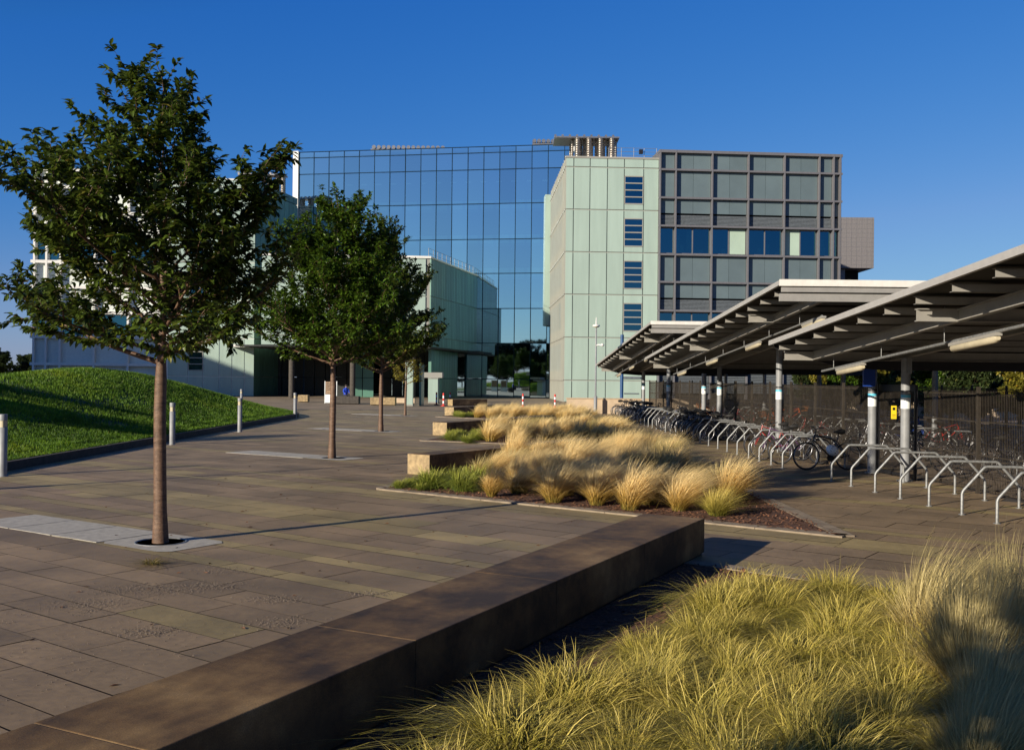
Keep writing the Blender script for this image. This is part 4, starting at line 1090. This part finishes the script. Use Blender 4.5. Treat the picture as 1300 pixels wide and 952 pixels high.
put_bike(4, 7.35, 27.1, PI, 'purple bicycle between the second and fourth hoops of the middle run', GQ, .05)
put_bike(2, 7.45, 28.4, PI+.1, 'red bicycle standing in the middle run of hoops', GQ, .04)
y = 34.9; n = 0
while y < 44.5:
    k = rk.choice([0, 6, 6, 0, 3, 6, 0])
    put_bike(k, xr(y)+.75+rk.uniform(-.15, .2), y, (PI if rk.random() < .6 else 0)+rk.uniform(-.12, .12), WORD[k]+' bicycle in the crowded stretch halfway along the row', 'bicycles in the crowded middle of the row, '+WORD[k], rk.uniform(-.08, .08)); y += rk.uniform(.34, .56)
y = 50.4
while y < 57.5:
    k = rk.choice([0, 6, 6, 0, 1])
    put_bike(k, xr(y)+.6+rk.uniform(-.2, .3), y, (PI if rk.random() < .6 else 0)+rk.uniform(-.12, .12), WORD[k]+' bicycle at the far end of the row by the low wall', 'bicycles at the far end of the row, '+WORD[k], rk.uniform(-.08, .08)); y += rk.uniform(.36, .6)
for i in range(44):
    k = rk.choice([0, 1, 2, 2, 5, 6, 3, 4, 6, 0, 1]); row = i % 2
    y = 17+(i//2)*1.75+rk.uniform(-.3, .3)
    if y > 40 and rk.random() < .6: k = rk.choice([2, 5, 2])
    put_bike(k, (11.2 if row == 0 else 14.4)+rk.uniform(-.3, .3)+SL*y, y, (0 if row else PI)+rk.uniform(-.15, .15), WORD[k]+' bicycle parked inside the fenced compound', 'bicycles inside the compound, '+WORD[k], rk.uniform(-.08, .08))
# white helmet hanging on the nearest bicycle
he = MB(); vs = []; n1, n2 = 10, 18
for i in range(n1+1):
    t = i/n1*PI/2*1.05
    for k in range(n2): a = 2*PI*k/n2; vs.append((.135*math.sin(t)*math.cos(a), .10*math.sin(t)*math.sin(a), .09*math.cos(t)))
he.add(vs, [(i*n2+k, i*n2+(k+1) % n2, (i+1)*n2+(k+1) % n2, (i+1)*n2+k) for i in range(n1) for k in range(n2)], 0, True)
for (a, b) in ((-.05, -.045), (-.05, .0), (-.05, .045), (.035, -.045), (.035, 0), (.035, .045)):
    z = .09*math.sqrt(max(0, 1-(a/.135)**2-(b/.1)**2))+.002
    he.lathe([(.001, 0), (.014, 0), (.014, .003), (.001, .003)], 8, 1, Matrix.Translation((a, b, z)) @ Matrix.Scale(2.0, 4, (1, 0, 0)) @ Matrix.Rotation(.3*b/.045, 4, 'X'))
o = he.build('cycle_helmet', ['helmet_white', 'black_metal']); s_ = o.modifiers.new('solid', 'SOLIDIFY'); s_.thickness = .01
o.location = (7.72, 24.0, .5); o.rotation_euler = (1.35, .5, .1); o.scale = (1.15,)*3; tag(o, 'white vented cycle helmet hanging from the nearest black bicycle', 'helmet')

# ---- compound fence of thin vertical bars
def fence(name, pts, h, label, gap=.055, panel=2.4):
    r_ = empty(name, (pts[0][0], pts[0][1], 0), 0, label, 'fence'); ox, oy = pts[0]
    for a, b in zip(pts[:-1], pts[1:]):
        M, L = facade(a[0], a[1], b[0], b[1]); M = Matrix.Translation((-ox, -oy, 0)) @ M; k = max(1, round(L/panel)); s = L/k
        for i in range(k):
            m = MB(); n = int((s-.08)/gap)
            for q in range(n): x = i*s+.06+q*(s-.1)/n; m.box(x-.004, x+.004, -.004, .004, .06, h, M)
            for z in (.12, .75, 1.4, h-.06): m.box(i*s+.03, (i+1)*s-.03, .0045, .011, z-.012, z+.012, M)
            m.build('mesh_panel', 'fence_brown', r_)
            m = MB(); m.box(i*s-.03, i*s+.03, -.03, .03, 0, h+.08, M); m.build('fence_post', 'fence_brown', r_)
    return r_
fence('mesh_fence', [(9.55, 12.6), (8.95, 21.75)], 2.0, 'brown vertical bar fence behind the nearest empty hoops')
fence('mesh_fence', [(8.75, 23.9), (8.3, 42.0)], 2.05, 'brown bar fence behind the middle run of hoops')
fence('mesh_fence', [(8.3, 44.0), (8.0, 58.0), (15.5, 58.4)], 2.05, 'brown bar fence at the far end of the compound', .07)
fence('mesh_fence', [(15.6, 58), (16.2, 11)], 2.0, 'brown bar fence along the back of the compound', .07)
gt = empty('compound_gate', (8.9, 21.95, 0), 0, 'brown barred gate with a yellow notice between two shelter columns', 'gate')
M, L = facade(8.9, 21.95, 8.72, 23.75); M = Matrix.Translation((-8.9, -21.95, 0)) @ M
m = MB(); [m.box(.05+q*.055-.004, .05+q*.055+.004, -.004, .004, .1, 1.95, M) for q in range(int((L-.08)/.055))]; m.build('bars', 'fence_brown', gt)
m = MB(); m.box(.0, .05, -.03, .03, 0, 2.1, M); m.box(L-.05, L, -.03, .03, 0, 2.1, M); m.box(.05, L-.05, -.02, .02, 1.95, 2.1, M); m.box(.05, L-.05, -.02, .02, .03, .1, M); m.box(.05, L-.05, .005, .02, 1.0, 1.06, M); m.build('gate_frame', 'black_metal', gt)
m = MB(); m.box(-.06, .06, -.006, .006, 0, .3); m.box(-.03, .03, -.009, -.0062, .2, .26, mi=1); m.box(-.04, .04, -.009, -.0062, .05, .06, mi=1); m.box(-.04, .04, -.009, -.0062, .09, .1, mi=1)
o = m.build('notice', ['sign_yellow', 'black_metal'], gt); o.location = (-.22, .72, 1.32); o.rotation_euler = (0, 0, 0)
m = MB(); m.box(.4, .55, .01, .05, .95, 1.12, M); m.build('lock_box', 'galvanised', gt)

# ================================================================== trees
def leaf_add(vs, fs, p, d, up, L, W, r):
    d = d.normalized(); s = d.cross(up)
    s = s.normalized() if s.length > 1e-4 else d.orthogonal().normalized()
    n = s.cross(d); o = len(vs)
    cv = r.uniform(.05, .3)*L
    vs += [p, p+d*L*.32+s*W*.5+n*.12*W, p+d*L*.68+s*W*.42+n*(.1*W)-n*cv*.4, p+d*L-n*cv, p+d*L*.68-s*W*.42+n*(.1*W)-n*cv*.4, p+d*L*.32-s*W*.5+n*.12*W, p+d*L*.5-n*cv*.2]
    fs += [(o, o+1, o+6), (o+1, o+2, o+6), (o+2, o+3, o+6), (o+3, o+4, o+6), (o+4, o+5, o+6), (o+5, o, o+6)]
def gen_tree(seed, H, fork, prof, nprim, leafL, tr, dens=1.0, subs=7, cardinal=None, limbs=None, simple=False, offx=0):
    """prof(t) -> crown radius at relative height t (0 fork .. 1 top)"""
    r = random.Random(seed); wood = MB(); vs = []; fs = []
    def wob(a): return Vector((r.gauss(0, a), r.gauss(0, a), r.gauss(0, a*.5)))
    n = 14; lead = []
    for i in range(n+1):
        t = i/n; lead.append(Vector((offx*t*t+.05*math.sin(3*t+seed)*H*.12, .03*math.cos(4*t+seed)*H*.15, H*.97*t))+(wob(.012*H*.3) if i > 4 else Vector()))
    rad = [tr*(1.25 if i == 0 else 1)*(1-(i/n)*.35 if i/n*H < fork else max(.08, (1-.35*fork/H)*(1-(i/n-fork/H)/(1-fork/H))**1.1*.75)) for i in range(n+1)]
    wood.tube(lead, rad, 12)
    def at(z):
        f = max(0, min(n-1e-4, z/(H*.97)*n)); i = int(f); return lead[i].lerp(lead[i+1], f-i), rad[i]*(1-(f-i))+rad[i+1]*(f-i)
    def twig(p, d, L, rr):
        k = max(2, int(L/.07)) if not simple else max(2, int(L/.16)); pts = [p]; dd = d.normalized()
        for i in range(k): dd = (dd+wob(.16)+Vector((0, 0, .05))).normalized(); pts.append(pts[-1]+dd*L/k)
        wood.tube(pts, [rr*(1-.75*i/k) for i in range(k+1)], 4 if rr < .01 else 6, caps=False)
        return pts, dd
    def leaves(pts, start=0.15):
        k = len(pts)-1; side = r.choice((-1, 1))
        for i in range(int(start*k), k):
            m_ = dens*(1.5 if i < k-1 else 4)*(2.1 if not simple else 3)
            for _ in range(int(m_)+(r.random() < m_ % 1)):
                f = r.random(); p = pts[i].lerp(pts[i+1], f); ax = (pts[i+1]-pts[i]).normalized(); side = -side
                sd = ax.cross(Vector((0, 0, 1))); sd = sd.normalized() if sd.length > .01 else Vector((1, 0, 0))
                d = ax*r.uniform(.2, .9)+sd*side*r.uniform(.4, 1)+Vector((0, 0, r.uniform(-.75, .25)))+wob(.25)
                up = Vector((r.gauss(0, .35), r.gauss(0, .35), 1))
                leaf_add(vs, fs, p, d, up, leafL*r.uniform(.65, 1.15), leafL*r.uniform(.36, .48), r)
    for i in range(nprim):
        t = (i+.5)/nprim; z = fork+(H*.95-fork)*(t**1.3)*.97
        az = i*2.399+r.uniform(-.3, .3)+seed; R_ = prof(t, az)
        p, rb_ = at(z); L = R_*r.uniform(.66, 1.2); el = math.radians(r.uniform(10, 34)*min(1, .5+t*2)+25*t)
        d = Vector((math.cos(az)*math.cos(el), math.sin(az)*math.cos(el), math.sin(el))); k = 8; pts = [p]; dd = d
        for q in range(k):
            dd = (dd+wob(.09)+Vector((0, 0, .035))).normalized(); pts.append(pts[-1]+dd*L/k)
        rr = min(rb_*.6, .012+L*.016)
        wood.tube(pts, [rr*(1-.8*q/k) for q in range(k+1)], 7, caps=False)
        ns = max(3, int(subs*(L/1.5)))
        for q in range(ns):
            f = .18+.8*(q+r.random())/ns; ii = min(k-1, int(f*k)); a = pts[ii].lerp(pts[ii+1], f*k-ii); ax = (pts[ii+1]-pts[ii]).normalized()
            sd = ax.cross(Vector((0, 0, 1))).normalized()*(1 if q % 2 else -1)
            d2 = ax*r.uniform(.5, 1)+sd*r.uniform(.3, 1)+Vector((0, 0, r.uniform(-.25, .55)))
            L2 = (.28+.3*r.random())*L*(1.15-f*.4)+.12; tp, _ = twig(a, d2, L2, rr*.35)
            leaves(tp, .1)
            nt2 = int(L2/.14)
            for w__ in range(nt2):
                b_ = tp[min(len(tp)-2, int((.25+.7*r.random())*len(tp)))]; d3 = d2.normalized()+wob(.75)+Vector((0, 0, .2))
                tq, _ = twig(b_, d3, r.uniform(.14, .36), .004); leaves(tq, 0)
        leaves(pts, .35)
        # leading shoot of the limb
        tp, _ = twig(pts[-1], dd+Vector((0, 0, .5)), r.uniform(.25, .6), .006); leaves(tp, 0)
    for q in range(6):
        tp, _ = twig(lead[-1-q//3], Vector((r.uniform(-.6, .6), r.uniform(-.6, .6), 1)), r.uniform(.25, .6), .008); leaves(tp, 0)
    m = MB(); m.add([tuple(v) for v in vs], fs)
    return wood, m
def tree(x, y, label, cat, group, wood, crown, lm, rz=0, name='broadleaf_tree'):
    r_ = empty(name, (x, y, 0), rz, label, cat, group)
    wood.build('trunk', 'bark', r_); crown.build('crown', lm, r_); return r_
def pr1(t, az):
    base = float(np.interp(t, [0, .06, .15, .42, .58, .8, 1], [1.6, 2.0, 2.15, 1.95, 1.3, .8, .45]))
    if t < .12 and math.sin(az) < .3 and math.cos(az) > -.3: base *= .8
    return base*(1.13 if math.cos(az) < -.2 and t < .42 else (.88 if math.cos(az) > .3 else 1))
w1, c1 = gen_tree(3, 6.05, 2.3, pr1, 40, .125, .085, 1.0, 8)
tree(*TREES[0], 'large cherry tree in front, dark leafy crown above a smooth ringed trunk', 'tree', 'row of cherry trees along the square', w1, c1, 'leaf')
def pr2(t, az): return 2.3*(1-.3*t) if t < .5 else 1.85*max(.2, 1-(t-.5)*1.4)
w2, c2 = gen_tree(11, 6.9, 2.4, pr2, 50, .125, .09, 1.1, 8)
tree(*TREES[1], 'second cherry tree of the row with bright green lower leaves', 'tree', 'row of cherry trees along the square', w2, c2, 'leaf_fresh')
def pr3(t, az): return 2.35*(1-.25*t) if t < .5 else 2.0*max(.2, 1-(t-.5)*1.35)
w3, c3 = gen_tree(23, 8.4, 2.3, pr3, 54, .13, .09, 1.05, 8)
tree(*TREES[2], 'third cherry tree of the row, tallest and partly behind the second', 'tree', 'row of cherry trees along the square', w3, c3, 'leaf')
w4, c4 = gen_tree(31, 4.6, 1.75, lambda t, az: 1.1*max(.3, 1-t*.6), 18, .13, .07, .9, 6)
tree(*TREES[3], 'small young far tree with a leaning thin trunk', 'tree', None, w4, c4, 'leaf_yellow')
tree(*TREES[4], 'cherry tree of the row standing just behind the camera', 'tree', 'row of cherry trees along the square', w1, c1, 'leaf', 2.0)
# trees beyond the left edge whose long shadows lie over the lawn
for (x, y) in ((-28.6, 22.4), (-33, 17), (-29.5, 36), (-25.6, 20.2), (-31.5, 26.5)):
    tree(x, y, 'leafy tree beyond the left edge of the picture', 'tree', 'trees beyond the left edge', w2, c2, 'leaf_fresh', x)
lamp_post(6.0, -11.6, 16.7, 'grey lamp post just beyond the left edge')
# simple background trees
TB = [gen_tree(60+i, 6.5, 1.2, lambda t, az: 2.6*math.sin(PI*min(1, .25+t*.72))+.3, 26, .34, .14, .75, 5, simple=True) for i in range(2)]
TBM = [[(w_.mesh('trunk', 'bark'), [c_.mesh('crown', k) for k in ('leaf_far', 'leaf_yellow', 'leaf_fresh')])] for w_, c_ in TB]
def bgtree(x, y, s, which, lab, grp, sz=None):
    v = rnd.randrange(2); r_ = empty('background_tree', (x, y, 0), rnd.uniform(0, 6), lab, 'tree', grp); r_.scale = (s, s, sz or s)
    for nm, me in (('trunk', TBM[v][0][0]), ('crown', TBM[v][0][1][which])): o = bpy.data.objects.new(nm, me); C.objects.link(o); o.parent = r_
rnd2 = random.Random(4)
for i in range(14): bgtree(-64-i*6.5+rnd2.uniform(-2, 2), 128+rnd2.uniform(-4, 14), rnd2.uniform(.65, .95), 0, 'dark bushy tree in the distant belt at the far left', 'distant trees left of the white block')
for i, (x, y) in enumerate(((-66.5, 127), (-63.6, 131), (-61, 128), (-69, 133), (-58.5, 134))): bgtree(x, y, .62+.05*(i % 3), 0, 'dark bushy tree in the distant belt at the far left', 'distant trees left of the white block')
for i in range(16): bgtree(18.5+rnd2.uniform(-.6, 2.5), 15+i*2.9, rnd2.uniform(.42, .56), [1, 0, 2, 1][i % 4], ['yellowing', 'dark', 'green', 'yellowing'][i % 4]+' bushy tree behind the compound fence', ['yellowing', 'dark', 'green', 'yellowing'][i % 4]+' trees behind the compound fence', .55)
for i in range(16): bgtree(24+rnd2.uniform(-1, 3), 18+i*4.2, rnd2.uniform(.55, .7), 0, 'dark bushy tree in the second row behind the compound', 'second row of trees behind the compound')
for i in range(26): bgtree(-135+i*4.6, -44+rnd2.uniform(-4, 4), rnd2.uniform(1.6, 2.0), 0, 'tall dark tree added unseen behind the camera to darken the glass reflection', 'tall trees added behind the camera for the reflection')  # unseen belt added so the foot of the atrium glass mirrors something dark
for i in range(30): bgtree(-85+i*6.6, -48+rnd2.uniform(-5, 5), rnd2.uniform(1.0, 1.5), 0, 'dark tree in the belt behind the camera', 'trees behind the camera')
